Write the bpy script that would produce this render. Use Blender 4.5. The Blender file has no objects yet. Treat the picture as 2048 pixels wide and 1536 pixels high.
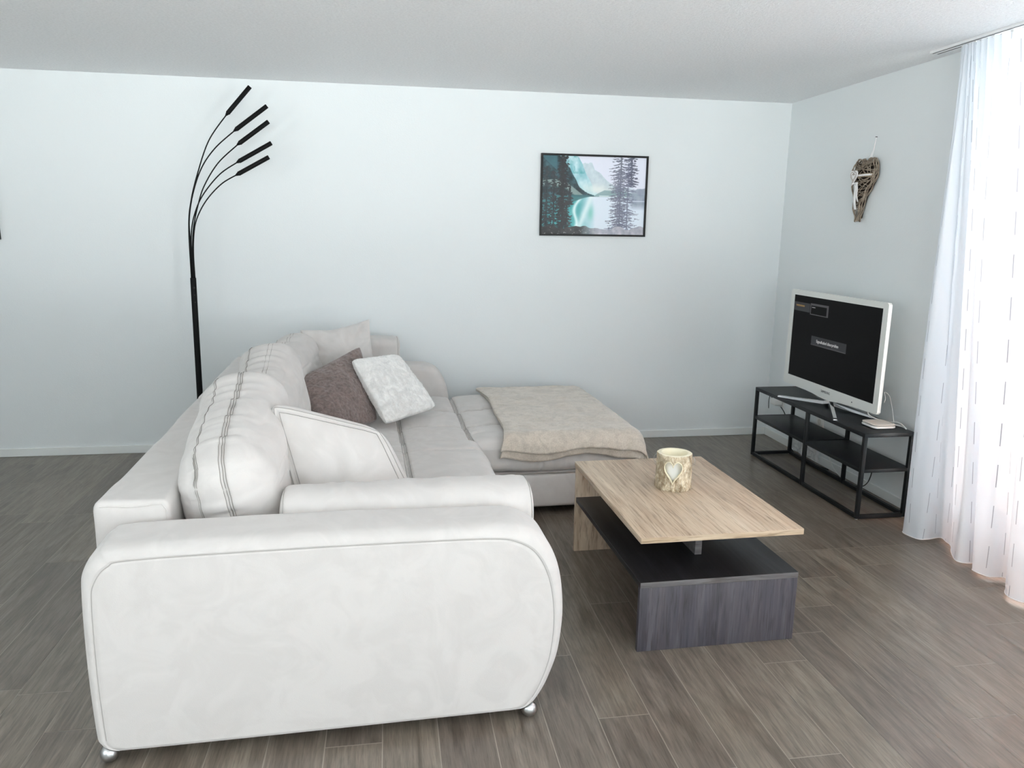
import bpy, bmesh, math
import numpy as np
from mathutils import Matrix, Vector

# ---------------------------------------------------------------- camera
scene = bpy.context.scene
C = scene.collection
YAW, PITCH, ROLL = 0.163714, -0.200534, 0.014816
CAM_H = 1.50138
F_PX = 1516.91
fw = Vector((math.sin(YAW)*math.cos(PITCH), math.cos(YAW)*math.cos(PITCH), math.sin(PITCH)))
r0 = Vector((math.cos(YAW), -math.sin(YAW), 0.0))
u0 = r0.cross(fw)
cr = r0*math.cos(ROLL) + u0*math.sin(ROLL)
cu = -r0*math.sin(ROLL) + u0*math.cos(ROLL)
cam_data = bpy.data.cameras.new('camera')
cam = bpy.data.objects.new('camera', cam_data); C.objects.link(cam)
cam_data.sensor_width = 36.0
cam_data.lens = F_PX/2048*36.0
cam_data.clip_start = 0.02
cam.matrix_world = Matrix(((cr.x, cu.x, -fw.x, 0), (cr.y, cu.y, -fw.y, 0), (cr.z, cu.z, -fw.z, CAM_H), (0, 0, 0, 1)))
scene.camera = cam

# ---------------------------------------------------------------- light and exposure
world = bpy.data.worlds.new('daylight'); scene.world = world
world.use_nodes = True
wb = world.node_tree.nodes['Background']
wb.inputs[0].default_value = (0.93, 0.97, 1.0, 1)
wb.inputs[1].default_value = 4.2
# overcast sky above, lower half made extra bright as added fill for the ceiling
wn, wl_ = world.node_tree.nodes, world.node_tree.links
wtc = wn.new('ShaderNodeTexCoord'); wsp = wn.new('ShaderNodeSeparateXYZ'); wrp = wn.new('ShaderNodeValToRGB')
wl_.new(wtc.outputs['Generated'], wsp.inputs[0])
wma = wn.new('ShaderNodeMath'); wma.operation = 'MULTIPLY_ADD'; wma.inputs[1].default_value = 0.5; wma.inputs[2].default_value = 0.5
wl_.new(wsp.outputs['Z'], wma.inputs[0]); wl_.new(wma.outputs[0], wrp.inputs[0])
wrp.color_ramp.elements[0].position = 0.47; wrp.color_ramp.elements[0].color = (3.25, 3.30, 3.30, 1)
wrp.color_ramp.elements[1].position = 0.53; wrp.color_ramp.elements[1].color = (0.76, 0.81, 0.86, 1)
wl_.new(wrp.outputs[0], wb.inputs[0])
vs = scene.view_settings
vs.view_transform = 'Standard'; vs.look = 'None'; vs.gamma = 1.0; vs.use_curve_mapping = False
vs.exposure = 0.82
try:
    scene.cycles.max_bounces = 18; scene.cycles.diffuse_bounces = 14
    scene.cycles.transparent_max_bounces = 16; scene.cycles.sample_clamp_indirect = 6.0
    scene.cycles.use_denoising = True
    scene.cycles.caustics_reflective = False; scene.cycles.caustics_refractive = False
except Exception:
    pass

D, W, H = 5.228, 2.829, 2.4          # far wall y, window wall x, ceiling height
XL, YB = -3.5, -3.2                  # unseen left wall and wall behind the camera

def portal(loc, rot, sx, sy):        # sampling aid for the sky seen through an opening, gives off no light itself
    l = bpy.data.lights.new('window_portal', 'AREA'); l.shape = 'RECTANGLE'; l.size = sx; l.size_y = sy
    l.cycles.is_portal = True
    o = bpy.data.objects.new('window_portal', l); C.objects.link(o); o.location = loc; o.rotation_euler = rot
WIN1 = (0.25, 3.28, 0.0, 2.36)       # y0, y1, z0, z1 in the right wall
WIN3 = (-2.8, -0.25, 0.0, 2.36)      # second balcony door further back
WIN4 = (-2.4, 0.6, 0.85, 2.20)       # window band in the unseen left wall
WIN2 = (-1.7, 2.1, 0.75, 2.25)       # x0, x1, z0, z1 in the wall behind the camera
portal((W+0.2, (WIN1[0]+WIN1[1])/2, 1.18), (0, math.radians(90), 0), 2.34, WIN1[1]-WIN1[0])
portal((W+0.2, (WIN3[0]+WIN3[1])/2, 1.18), (0, math.radians(90), 0), 2.34, WIN3[1]-WIN3[0])
portal(((WIN2[0]+WIN2[1])/2, YB-0.2, 1.5), (math.radians(90), 0, 0), WIN2[1]-WIN2[0], 1.5)

portal((XL-0.1, (WIN4[0]+WIN4[1])/2, 1.5), (0, math.radians(-90), 0), 1.5, WIN4[1]-WIN4[0])

# ---------------------------------------------------------------- helpers
def lin(c):
    c = np.asarray(c, float)
    return np.where(c <= 0.04045, c/12.92, ((c+0.055)/1.055)**2.4)
def rgba(c): 
    l = lin(c); return (float(l[0]), float(l[1]), float(l[2]), 1.0)

def hash3(i, j, k, seed):
    n = (i*73856093) ^ (j*19349663) ^ (k*83492791) ^ (seed*2654435761 & 0x7fffffff)
    n = n & 0x7fffffff
    n = (n ^ (n >> 13)) * 1274126177 & 0x7fffffff
    n = (n ^ (n >> 16)) & 0xffff
    return n/32767.5 - 1.0
def noise3(P, seed=1):
    P = np.asarray(P, float); I = np.floor(P).astype(np.int64); f = P-I; f = f*f*(3-2*f)
    out = np.zeros(len(P))
    for a in (0, 1):
        for b in (0, 1):
            for c in (0, 1):
                w = (f[:, 0] if a else 1-f[:, 0])*(f[:, 1] if b else 1-f[:, 1])*(f[:, 2] if c else 1-f[:, 2])
                out += w*hash3(I[:, 0]+a, I[:, 1]+b, I[:, 2]+c, seed)
    return out

class MB:
    """collects geometry for ONE mesh object"""
    def __init__(s): s.v = []; s.f = []; s.m = []; s.n = 0
    def add(s, V, Fc, mi=0):
        V = np.asarray(V, float); s.v.append(V)
        for f in Fc: s.f.append([i+s.n for i in f]); s.m.append(mi)
        s.n += len(V); return s
    def box(s, a, b, mi=0, bev=0.0):
        x0, y0, z0 = a; x1, y1, z1 = b
        if bev > 0:
            P, Fc = rbox(((x1-x0)/2, (y1-y0)/2, (z1-z0)/2), bev, 1, 2)
            return s.add(P+np.array([(x0+x1)/2, (y0+y1)/2, (z0+z1)/2]), Fc, mi)
        V = [(x, y, z) for x in (x0, x1) for y in (y0, y1) for z in (z0, z1)]
        return s.add(V, [(0, 1, 3, 2), (4, 6, 7, 5), (0, 4, 5, 1), (2, 3, 7, 6), (0, 2, 6, 4), (1, 5, 7, 3)], mi)
    def tube(s, pts, r, n=8, closed=False, mi=0, rr=None):
        pts = np.asarray(pts, float); m = len(pts)
        if closed: T = np.roll(pts, -1, 0)-np.roll(pts, 1, 0)
        else: T = np.gradient(pts, axis=0)
        T /= np.linalg.norm(T, axis=1)[:, None]+1e-12
        up = np.array([0, 0, 1.0]) if abs(T[0, 2]) < 0.9 else np.array([1.0, 0, 0])
        N = np.cross(T[0], up); N /= np.linalg.norm(N); V = []
        ang = np.linspace(0, 2*np.pi, n, endpoint=False)
        for i in range(m):
            N = N-T[i]*np.dot(N, T[i]); N /= np.linalg.norm(N)+1e-12
            B = np.cross(T[i], N); ri = rr[i] if rr is not None else r
            V.append(pts[i]+ri*(np.cos(ang)[:, None]*N+np.sin(ang)[:, None]*B))
        V = np.vstack(V); Fc = []
        for i in range(m if closed else m-1):
            j = (i+1) % m
            for k in range(n):
                l = (k+1) % n; Fc.append((i*n+k, i*n+l, j*n+l, j*n+k))
        if not closed:
            Fc.append(tuple(range(n))[::-1]); Fc.append(tuple((m-1)*n+k for k in range(n)))
        return s.add(V, Fc, mi)
    def cyl(s, c, r, z0, z1, n=32, mi=0, r2=None):
        return s.tube([(c[0], c[1], z0), (c[0], c[1], z1)], r, n, mi=mi, rr=[r, r if r2 is None else r2])
    def lathe(s, c, prof, n=32, mi=0):
        ang = np.linspace(0, 2*np.pi, n, endpoint=False); V = []; Fc = []
        for r, z in prof: V += [(c[0]+r*math.cos(a), c[1]+r*math.sin(a), z) for a in ang]
        for i in range(len(prof)-1):
            for k in range(n):
                l = (k+1) % n; Fc.append((i*n+k, i*n+l, (i+1)*n+l, (i+1)*n+k))
        Fc.append(tuple(range(n))[::-1]); Fc.append(tuple((len(prof)-1)*n+k for k in range(n)))
        return s.add(V, Fc, mi)
    def grid(s, P, mi=0):
        a, b = P.shape[:2]
        Fc = [(i*b+j, (i+1)*b+j, (i+1)*b+j+1, i*b+j+1) for i in range(a-1) for j in range(b-1)]
        return s.add(P.reshape(-1, 3), Fc, mi)
    def build(s, name, mats, parent=None, smooth=False, loc=None, recalc=True):
        me = bpy.data.meshes.new(name)
        V = np.vstack(s.v)
        me.from_pydata(V.tolist(), [], s.f)
        if not isinstance(mats, (list, tuple)): mats = [mats]
        for m in mats: me.materials.append(m)
        if len(mats) > 1: me.polygons.foreach_set('material_index', s.m)
        if recalc:
            bm = bmesh.new(); bm.from_mesh(me); bmesh.ops.recalc_face_normals(bm, faces=bm.faces); bm.to_mesh(me); bm.free()
        if smooth:
            me.polygons.foreach_set('use_smooth', [True]*len(me.polygons))
            if smooth == 'auto': me.set_sharp_from_angle(angle=math.radians(40))
        me.update()
        o = bpy.data.objects.new(name, me); C.objects.link(o)
        if loc is not None: o.location = loc
        if parent is not None: o.parent = parent
        return o

def axis_pos(h, r, n, k, extra=()):
    a = [-h+r*(1-math.cos(t)) for t in np.linspace(0, math.pi/2, k+1)]
    a[0] = -h
    mid = list(np.linspace(-h+r, h-r, n+1))
    b = [-x for x in a[::-1]]
    L = sorted(set(np.round(a+mid+b+[e for e in extra if abs(e) < h-r], 6)))
    return np.array(L)

def rbox_map(Q, h, r):
    """point on the surface of the cuboid -> point on the rounded cuboid, with its normal"""
    h = np.array(h, float); r = np.array(r, float)*np.ones(3)
    inner = np.clip(Q, -(h-r), h-r)
    d = (Q-inner)/r
    L = np.linalg.norm(d, axis=1)[:, None]+1e-12
    d = d/L
    N = d/r; N = N/(np.linalg.norm(N, axis=1)[:, None]+1e-12)
    return inner+d*r, N

def rbox(h, r, n, k=3, fn=None, extra=((), (), ())):
    rr = np.array(r, float)*np.ones(3)
    n = (n, n, n) if isinstance(n, int) else n
    A = [axis_pos(h[i], rr[i], n[i], k, extra[i]) for i in range(3)]
    idx = {}; V = []; Fc = []
    def vid(p):
        key = (round(p[0], 5), round(p[1], 5), round(p[2], 5))
        if key not in idx: idx[key] = len(V); V.append(p)
        return idx[key]
    for ax in range(3):
        o1, o2 = [i for i in range(3) if i != ax]
        for sgn in (-1, 1):
            ids = []
            for a in A[o1]:
                row = []
                for b in A[o2]:
                    p = [0, 0, 0]; p[ax] = sgn*h[ax]; p[o1] = a; p[o2] = b
                    row.append(vid(tuple(p)))
                ids.append(row)
            for i in range(len(A[o1])-1):
                for j in range(len(A[o2])-1):
                    q = (ids[i][j], ids[i+1][j], ids[i+1][j+1], ids[i][j+1])
                    Fc.append(q if (sgn > 0) == (ax != 1) else q[::-1])
    Q = np.array(V); P, N = rbox_map(Q, h, rr)
    if fn is not None: P = fn(P, N)
    return P, Fc

def catmull(pts, m=8, closed=False):
    P = np.asarray(pts, float); n = len(P); out = []
    for i in range(n if closed else n-1):
        if closed: p0, p1, p2, p3 = P[i-1], P[i], P[(i+1) % n], P[(i+2) % n]
        else: p0, p1, p2, p3 = P[max(i-1, 0)], P[i], P[i+1], P[min(i+2, n-1)]
        for t in np.linspace(0, 1, m, endpoint=False):
            out.append(0.5*((2*p1)+(-p0+p2)*t+(2*p0-5*p1+4*p2-p3)*t*t+(-p0+3*p1-3*p2+p3)*t**3))
    if not closed: out.append(P[-1])
    return np.array(out)

def thing(name, label, cat, loc=(0, 0, 0), rz=0.0, group=None):
    o = bpy.data.objects.new(name, None); C.objects.link(o); o.empty_display_size = 0.1
    o.location = loc; o.rotation_euler = (0, 0, rz); return tag(o, label, cat, group)
def tag(o, label, cat, group=None, kind=None):
    o['label'] = label; o['category'] = cat
    if group: o['group'] = group
    if kind: o['kind'] = kind
    return o
def struct(o, label=None, cat=None):
    o['kind'] = 'structure'
    if label: o['label'] = label
    if cat: o['category'] = cat
    return o

# ---------------------------------------------------------------- materials
def mat(name, color, rough=0.6, metal=0.0, spec=0.5, coat=0.0, sheen=0.0):
    m = bpy.data.materials.new(name); m.use_nodes = True
    b = m.node_tree.nodes['Principled BSDF']
    b.inputs['Base Color'].default_value = rgba(color)
    b.inputs['Roughness'].default_value = rough
    b.inputs['Metallic'].default_value = metal
    b.inputs['Specular IOR Level'].default_value = spec
    b.inputs['Coat Weight'].default_value = coat
    b.inputs['Sheen Weight'].default_value = sheen
    return m
def nodes(m): return m.node_tree.nodes, m.node_tree.links, m.node_tree.nodes['Principled BSDF']
def coords(m, scale=(1, 1, 1), kind='Object', rot=(0, 0, 0)):
    N, L, b = nodes(m)
    tc = N.new('ShaderNodeTexCoord'); mp = N.new('ShaderNodeMapping')
    mp.inputs['Scale'].default_value = scale; mp.inputs['Rotation'].default_value = rot
    L.new(tc.outputs[kind], mp.inputs['Vector']); return mp.outputs['Vector']
def noise(m, vec, scale, detail=4, rough=0.55, dist=0.0):
    N, L, b = nodes(m); n = N.new('ShaderNodeTexNoise')
    n.inputs['Scale'].default_value = scale; n.inputs['Detail'].default_value = detail
    n.inputs['Roughness'].default_value = rough; n.inputs['Distortion'].default_value = dist
    L.new(vec, n.inputs['Vector']); return n.outputs['Fac']
def ramp(m, fac, stops):
    N, L, b = nodes(m); r = N.new('ShaderNodeValToRGB'); e = r.color_ramp.elements
    while len(e) < len(stops): e.new(0.5)
    for i, (p, c) in enumerate(stops):
        e[i].position = p; e[i].color = rgba(c) if not isinstance(c, (int, float)) else (c, c, c, 1)
    L.new(fac, r.inputs['Fac']); return r.outputs['Color']
def bump(m, fac, strength, dist, prev=None):
    N, L, b = nodes(m); n = N.new('ShaderNodeBump')
    n.inputs['Strength'].default_value = strength; n.inputs['Distance'].default_value = dist
    L.new(fac, n.inputs['Height'])
    if prev is not None: L.new(prev, n.inputs['Normal'])
    L.new(n.outputs['Normal'], b.inputs['Normal']); return n.outputs['Normal']
def mix(m, fac, a, b_, mode='MIX'):
    N, L, b = nodes(m); n = N.new('ShaderNodeMix'); n.data_type = 'RGBA'; n.blend_type = mode
    for s, v in ((0, fac), (6, a), (7, b_)):
        if isinstance(v, (int, float)): n.inputs[s].default_value = v
        elif isinstance(v, tuple): n.inputs[s].default_value = rgba(v)
        else: L.new(v, n.inputs[s])
    return n.outputs[2]
def base(m, col):
    N, L, b = nodes(m); L.new(col, b.inputs['Base Color'])

M = {}
# painted fine plaster walls
M['wall'] = mat('white_plaster', (0.868, 0.884, 0.888), 0.85, spec=0.25)
v = coords(M['wall']); bump(M['wall'], noise(M['wall'], v, 160, 4, 0.6), 0.22, 0.003)
M['ceiling'] = mat('stucco_ceiling', (0.895, 0.905, 0.91), 0.9, spec=0.2)
v = coords(M['ceiling']); n1 = noise(M['ceiling'], v, 85, 5, 0.65, 0.3); bump(M['ceiling'], n1, 0.75, 0.012)
base(M['ceiling'], ramp(M['ceiling'], n1, [(0.3, (0.93, 0.935, 0.94)), (0.6, (0.975, 0.98, 0.985))]))
M['base'] = mat('white_baseboard', (0.88, 0.89, 0.885), 0.4)
M['white_frame'] = mat('white_lacquer', (0.9, 0.9, 0.9), 0.35)
M['rough_ext'] = mat('balcony_concrete', (0.55, 0.54, 0.52), 0.9)

# wood-look floor tiles
m = M['tile'] = mat('wood_look_tile', (0.35, 0.32, 0.3), 0.30, spec=0.5)
N_, L_, B_ = nodes(m)
at = N_.new('ShaderNodeAttribute'); at.attribute_name = 'plank'
tc = N_.new('ShaderNodeTexCoord'); ad = N_.new('ShaderNodeVectorMath'); ad.operation = 'ADD'
sc_ = N_.new('ShaderNodeVectorMath'); sc_.operation = 'SCALE'; sc_.inputs['Scale'].default_value = 37.0
B_.inputs['IOR'].default_value = 1.68
L_.new(at.outputs['Color'], sc_.inputs[0]); L_.new(tc.outputs['Object'], ad.inputs[0]); L_.new(sc_.outputs['Vector'], ad.inputs[1])
mp = N_.new('ShaderNodeMapping'); mp.inputs['Scale'].default_value = (1, 0.055, 1); L_.new(ad.outputs['Vector'], mp.inputs['Vector'])
mp2 = N_.new('ShaderNodeMapping'); mp2.inputs['Scale'].default_value = (1, 0.2, 1); L_.new(ad.outputs['Vector'], mp2.inputs['Vector'])
g1 = noise(m, mp.outputs['Vector'], 60, 6, 0.7, 0.6)
g2 = noise(m, mp2.outputs['Vector'], 14, 3, 0.6, 1.2)
g3 = noise(m, mp.outputs['Vector'], 220, 3, 0.6, 0.2)
c1 = ramp(m, g1, [(0.25, (0.38, 0.34, 0.30)), (0.46, (0.48, 0.44, 0.40)), (0.62, (0.545, 0.51, 0.465)), (0.8, (0.60, 0.565, 0.52))])
c2 = ramp(m, g2, [(0.3, (0.74, 0.72, 0.70)), (0.6, (1.0, 1.0, 1.0))])
c3 = mix(m, 0.75, c1, c2, 'MULTIPLY')
c4 = ramp(m, g3, [(0.36, (0.66, 0.65, 0.64)), (0.5, (1, 1, 1))])
c5 = mix(m, 0.45, c3, c4, 'MULTIPLY')
sep = N_.new('ShaderNodeSeparateColor'); L_.new(at.outputs['Color'], sep.inputs[0])
c6 = ramp(m, sep.outputs[0], [(0.0, (0.88, 0.87, 0.87)), (1.0, (1.0, 1.0, 0.99))])
base(m, mix(m, 1.0, c5, c6, 'MULTIPLY'))
bump(m, g1, 0.25, 0.0012)
M['grout'] = mat('light_grout', (0.64, 0.61, 0.57), 0.8)

# microfibre sofa cloth
def cloth(name, c, var=0.020, b_str=0.25, sc=1.0):
    m = mat(name, c, 0.92, spec=0.15, sheen=0.25)
    v = coords(m)
    n1 = noise(m, v, 7*sc, 3, 0.55, 1.6); n2 = noise(m, v, 420, 2, 0.6)
    d = tuple(max(0, x-var) for x in c)
    base(m, ramp(m, n1, [(0.40, d), (0.60, c)]))
    bump(m, n2, b_str, 0.0012); return m
SOFA = (0.805, 0.788, 0.776)
M['sofa'] = cloth('light_microfibre', SOFA)
M['stitch'] = mat('grey_thread', (0.57, 0.55, 0.53), 0.9)
M['chrome'] = mat('chrome', (0.82, 0.82, 0.83), 0.12, 1.0)
M['satin_metal'] = mat('satin_steel', (0.74, 0.74, 0.74), 0.3, 1.0)
def fur(name, dark, light, scale, dist, strength=1.0):
    m = mat(name, light, 0.95, spec=0.1, sheen=0.5)
    v = coords(m); n1 = noise(m, v, scale, 6, 0.75, 0.8); n2 = noise(m, v, 12, 3, 0.5, 1.5)
    c = ramp(m, n1, [(0.3, dark), (0.62, light)])
    c2 = ramp(m, n2, [(0.35, (0.92, 0.92, 0.92)), (0.6, (1, 1, 1))])
    base(m, mix(m, 1.0, c, c2, 'MULTIPLY')); bump(m, n1, strength, dist); return m
M['brown_fur'] = fur('taupe_plush', (0.40, 0.34, 0.325), (0.56, 0.495, 0.475), 55, 0.008, 0.7)
M['white_fur'] = fur('ivory_plush', (0.905, 0.90, 0.885), (0.965, 0.96, 0.95), 90, 0.006, 0.55)
M['blanket'] = fur('beige_fleece', (0.72, 0.675, 0.62), (0.835, 0.795, 0.745), 150, 0.004, 0.5)

def wood(name, stops, axis=1, scale=30, stretch=0.07, rough=0.45, bands=None, bstr=0.15):
    m = mat(name, stops[-1][1], rough)
    s = [1, 1, 1]; s[axis] = stretch; v = coords(m, tuple(s))
    n1 = noise(m, v, scale, 6, 0.65, 1.0)
    s2 = [1, 1, 1]; s2[axis] = stretch*2.2; v2 = coords(m, tuple(s2)); n2 = noise(m, v2, scale*0.3, 3, 0.5, 2.0)
    n3 = noise(m, v, scale*5, 2, 0.6)
    c = ramp(m, n1, stops)
    c = mix(m, 0.6, c, ramp(m, n2, bands or [(0.35, (0.82, 0.78, 0.76)), (0.62, (1, 1, 1))]), 'MULTIPLY')
    c = mix(m, 0.5, c, ramp(m, n3, [(0.36, (0.68, 0.64, 0.6)), (0.46, (1, 1, 1))]), 'MULTIPLY')
    base(m, c); bump(m, n1, bstr, 0.001); return m
OAK = [(0.25, (0.66, 0.56, 0.47)), (0.42, (0.77, 0.685, 0.59)), (0.6, (0.84, 0.77, 0.68)), (0.8, (0.88, 0.825, 0.75))]
M['oak'] = wood('rustic_oak_decor', OAK, 1, 30, 0.045)
M['oak_v'] = wood('rustic_oak_decor_upright', OAK, 2, 26, 0.09)
M['oak_edge'] = wood('oak_edge_band', [(0.3, (0.72, 0.63, 0.52)), (0.7, (0.86, 0.79, 0.69))], 0, 40, 0.06)
DK = [(0.3, (0.08, 0.08, 0.09)), (0.5, (0.13, 0.127, 0.14)), (0.7, (0.19, 0.185, 0.20))]
M['dark'] = wood('black_brown_decor', DK, 1, 30, 0.06, 0.38)
DKV = [(0.3, (0.23, 0.225, 0.255)), (0.5, (0.30, 0.29, 0.32)), (0.7, (0.37, 0.36, 0.385))]
M['dark_v'] = wood('grey_brown_decor_upright', DKV, 2, 34, 0.05, 0.5)
M['dark_edge'] = wood('dark_edge_band', [(0.3, (0.33, 0.32, 0.33)), (0.7, (0.47, 0.46, 0.46))], 0, 40, 0.06, 0.5)
M['black_metal'] = mat('black_powder_coat', (0.075, 0.078, 0.085), 0.5, spec=0.35)
M['black_shelf'] = mat('black_sheet_metal', (0.11, 0.115, 0.125), 0.45, spec=0.35)
M['lamp_black'] = mat('matt_black_lamp', (0.02, 0.02, 0.022), 0.6, spec=0.2)
M['tv_white'] = mat('white_gloss_plastic', (0.88, 0.885, 0.87), 0.3)
M['tv_edge'] = mat('clear_grey_plastic_edge', (0.80, 0.81, 0.80), 0.2)
M['white_plastic'] = mat('white_plastic', (0.88, 0.88, 0.87), 0.35)
M['warm_plastic'] = mat('stone_grey_plastic', (0.80, 0.78, 0.75), 0.45)
M['cable_black'] = mat('black_cable', (0.05, 0.05, 0.055), 0.5)
M['print_logo'] = mat('grey_print', (0.35, 0.35, 0.36), 0.5)
def emit(name, base_c, e, s=1.0):
    m = mat(name, base_c, 0.35); b = nodes(m)[2]
    b.inputs['Emission Color'].default_value = rgba(e); b.inputs['Emission Strength'].default_value = s; return m
M['screen'] = emit('dark_screen', (0.012, 0.012, 0.012), (0.05, 0.05, 0.052), 0.5)
nodes(M['screen'])[2].inputs['Roughness'].default_value = 0.5
nodes(M['screen'])[2].inputs['Specular IOR Level'].default_value = 0.08
M['scr_box'] = emit('screen_grey_box', (0.02, 0.02, 0.02), (0.13, 0.13, 0.15), 0.35)
M['scr_line'] = emit('screen_grey_line', (0.04, 0.04, 0.04), (0.24, 0.23, 0.24), 0.5)
M['scr_text'] = emit('screen_text', (0.2, 0.2, 0.2), (0.6, 0.6, 0.6), 0.7)
M['scr_orange'] = emit('screen_amber', (0.1, 0.08, 0.03), (0.42, 0.33, 0.16), 0.6)

# ---------------------------------------------------------------- room shell
def slab(name, a, b, m): return struct(MB().box(a, b).build(name, m))
slab('ceiling', (XL-0.2, YB-0.2, H), (W+0.35, D+0.2, H+0.2), M['ceiling'])
slab('wall_far', (XL-0.2, D, -0.2), (W+0.35, D+0.2, H), M['wall'])

mb = MB()
def wall_holes(mb, fixed, span, holes, ax):   # wall of boxes round rectangular openings
    cur = span[0]
    def bx(a0, a1, z0, z1):
        if a1-a0 < 1e-4 or z1-z0 < 1e-4: return
        if ax == 1: mb.box((fixed[0], a0, z0), (fixed[1], a1, z1))
        else: mb.box((a0, fixed[0], z0), (a1, fixed[1], z1))
    for (a0, a1, z0, z1) in sorted(holes):
        bx(cur, a0, -0.2, H); bx(a0, a1, -0.2, z0); bx(a0, a1, z1, H); cur = a1
    bx(cur, span[1], -0.2, H)
wall_holes(mb, (W, W+0.32), (YB, D), [WIN1, WIN3], 1)
struct(mb.build('wall_right', M['wall']))
mb = MB(); wall_holes(mb, (XL-0.2, XL), (YB, D), [WIN4], 1)
struct(mb.build('wall_left', M['wall']))
mb = MB(); wall_holes(mb, (YB-0.2, YB), (XL-0.2, W+0.32), [WIN2], 0)
struct(mb.build('wall_back', M['wall']))

# floor: planks laid one by one on a bed of light grout
PW, PX0 = 0.1672, 0.797
rng = np.random.default_rng(7)
joint = {-1: 2.052, 2: 1.794, 3: 2.271, 4: 2.448, 5: 2.638, 6: 2.885, 7: 2.16, 8: 2.972, 9: 2.406, 10: 2.7, 0: 2.78, 1: 2.53, -2: 2.42, -3: 2.6}
mb = MB(); mb.box((XL, YB, -0.02), (W+0.3, D, -0.0012), 1)
cols = []
i0, i1 = int((XL-PX0)/PW)-1, int((W+0.3-PX0)/PW)+1
G = 0.0015
for c in range(i0, i1+1):
    x0, x1 = max(PX0+c*PW+G, XL), min(PX0+(c+1)*PW-G, W+0.3)
    if x1 <= x0: continue
    off = joint.get(c, float(rng.random())) % 1.0
    ys = [YB]+[k+off for k in range(-4, 6) if YB < k+off < D]+[D]
    if c >= 5: ys = sorted(ys+[3.166]); ys = [y for y in ys if y == 3.166 or abs(y-3.166) > 0.08]
    for a, b in zip(ys[:-1], ys[1:]):
        if b-a < 0.01: continue
        mb.add([(x0, a+G, 0), (x1, a+G, 0), (x1, b-G, 0), (x0, b-G, 0)], [(0, 1, 2, 3)], 0); cols.append(rng.random(3))
fl = struct(mb.build('floor', [M['tile'], M['grout']], recalc=False))
ca = fl.data.color_attributes.new('plank', 'FLOAT_COLOR', 'CORNER')
arr = np.ones((len(fl.data.loops), 4)); k = 0; ci = 0
for p in fl.data.polygons:
    if p.material_index == 0:
        arr[p.loop_start:p.loop_start+p.loop_total, :3] = cols[ci]; ci += 1
ca.data.foreach_set('color', arr.ravel())
slab('balcony_floor', (W+0.3, -0.1, -0.2), (W+1.7, D+0.2, -0.03), M['rough_ext'])

def baseboard(name, a, b):
    P, Fc = rbox(tuple((b[i]-a[i])/2 for i in range(3)), 0.003, 1, 2)
    o = MB().add(P+(np.array(a)+np.array(b))/2, Fc).build(name, M['base']); struct(o)
baseboard('baseboard_far', (XL, D-0.011, 0.0), (W-0.011, D, 0.055))
baseboard('baseboard_right', (W-0.011, WIN1[1]+0.02, 0.0), (W, D, 0.055))

# glazed balcony doors and back window
M['glass'] = bpy.data.materials.new('window_glass'); M['glass'].use_nodes = True
nt = M['glass'].node_tree; nt.nodes.clear()
o_ = nt.nodes.new('ShaderNodeOutputMaterial'); tr = nt.nodes.new('ShaderNodeBsdfTransparent'); gl = nt.nodes.new('ShaderNodeBsdfGlossy'); mx = nt.nodes.new('ShaderNodeMixShader')
gl.inputs['Roughness'].default_value = 0.02; mx.inputs[0].default_value = 0.07
tr.inputs[0].default_value = (0.96, 0.98, 0.98, 1)
nt.links.new(tr.outputs[0], mx.inputs[1]); nt.links.new(gl.outputs[0], mx.inputs[2]); nt.links.new(mx.outputs[0], o_.inputs[0])
def window(name, rect, fixed, ax, panes, bottom=0.18):
    a0, a1, z0, z1 = rect; f0, f1 = fixed; e = bpy.data.objects.new(name, None); C.objects.link(e); e['kind'] = 'structure'
    fr = MB(); gl_ = MB(); t = 0.07
    def bx(mb, p0, p1, q0, q1, g0, g1):
        if ax == 1: mb.box((g0, p0, q0), (g1, p1, q1))
        else: mb.box((p0, g0, q0), (p1, g1, q1))
    bx(fr, a0, a1, z1-t, z1, f0, f1); bx(fr, a0, a1, z0, z0+0.05, f0, f1)
    bx(fr, a0, a0+t, z0+0.05, z1-t, f0, f1); bx(fr, a1-t, a1, z0+0.05, z1-t, f0, f1)
    w = (a1-a0-2*t)/panes
    for i in range(panes):
        p, q = a0+t+i*w, a0+t+(i+1)*w; g0, g1 = f0+0.015, f1-0.015; s = 0.06
        bx(fr, p, p+s, z0+0.05, z1-t, g0, g1); bx(fr, q-s, q, z0+0.05, z1-t, g0, g1)
        bx(fr, p+s, q-s, z0+0.05, z0+bottom, g0, g1); bx(fr, p+s, q-s, z1-t-s, z1-t, g0, g1)
        gm = (f0+f1)/2; bx(gl_, p+s, q-s, z0+bottom, z1-t-s, gm-0.003, gm+0.003)
    fr.build('window_frame', M['white_frame'], e); gl_.build('window_pane', M['glass'], e)
window('window_1', WIN1, (W+0.12, W+0.20), 1, 3)
window('window_2', WIN3, (W+0.12, W+0.20), 1, 2)
window('window_4', WIN4, (XL-0.15, XL-0.07), 1, 3, 0.11)
window('window_3', WIN2, (YB-0.15, YB-0.07), 0, 3, 0.11)

# ---------------------------------------------------------------- sofa
SO = Vector((-0.84, 2.035, 0)); SA = math.radians(1.6)
SM = Matrix.Translation(SO) @ Matrix.Rotation(SA, 4, 'Z')
M['seam_mid'] = mat('cushion_thread', (0.58, 0.565, 0.55), 0.9)
M['seam'] = mat('sofa_seam', (0.66, 0.645, 0.63), 0.9)
sofa = thing('corner_sofa', 'large light grey corner sofa with chaise, low arms and ball feet', 'sofa', SO, SA)

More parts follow.
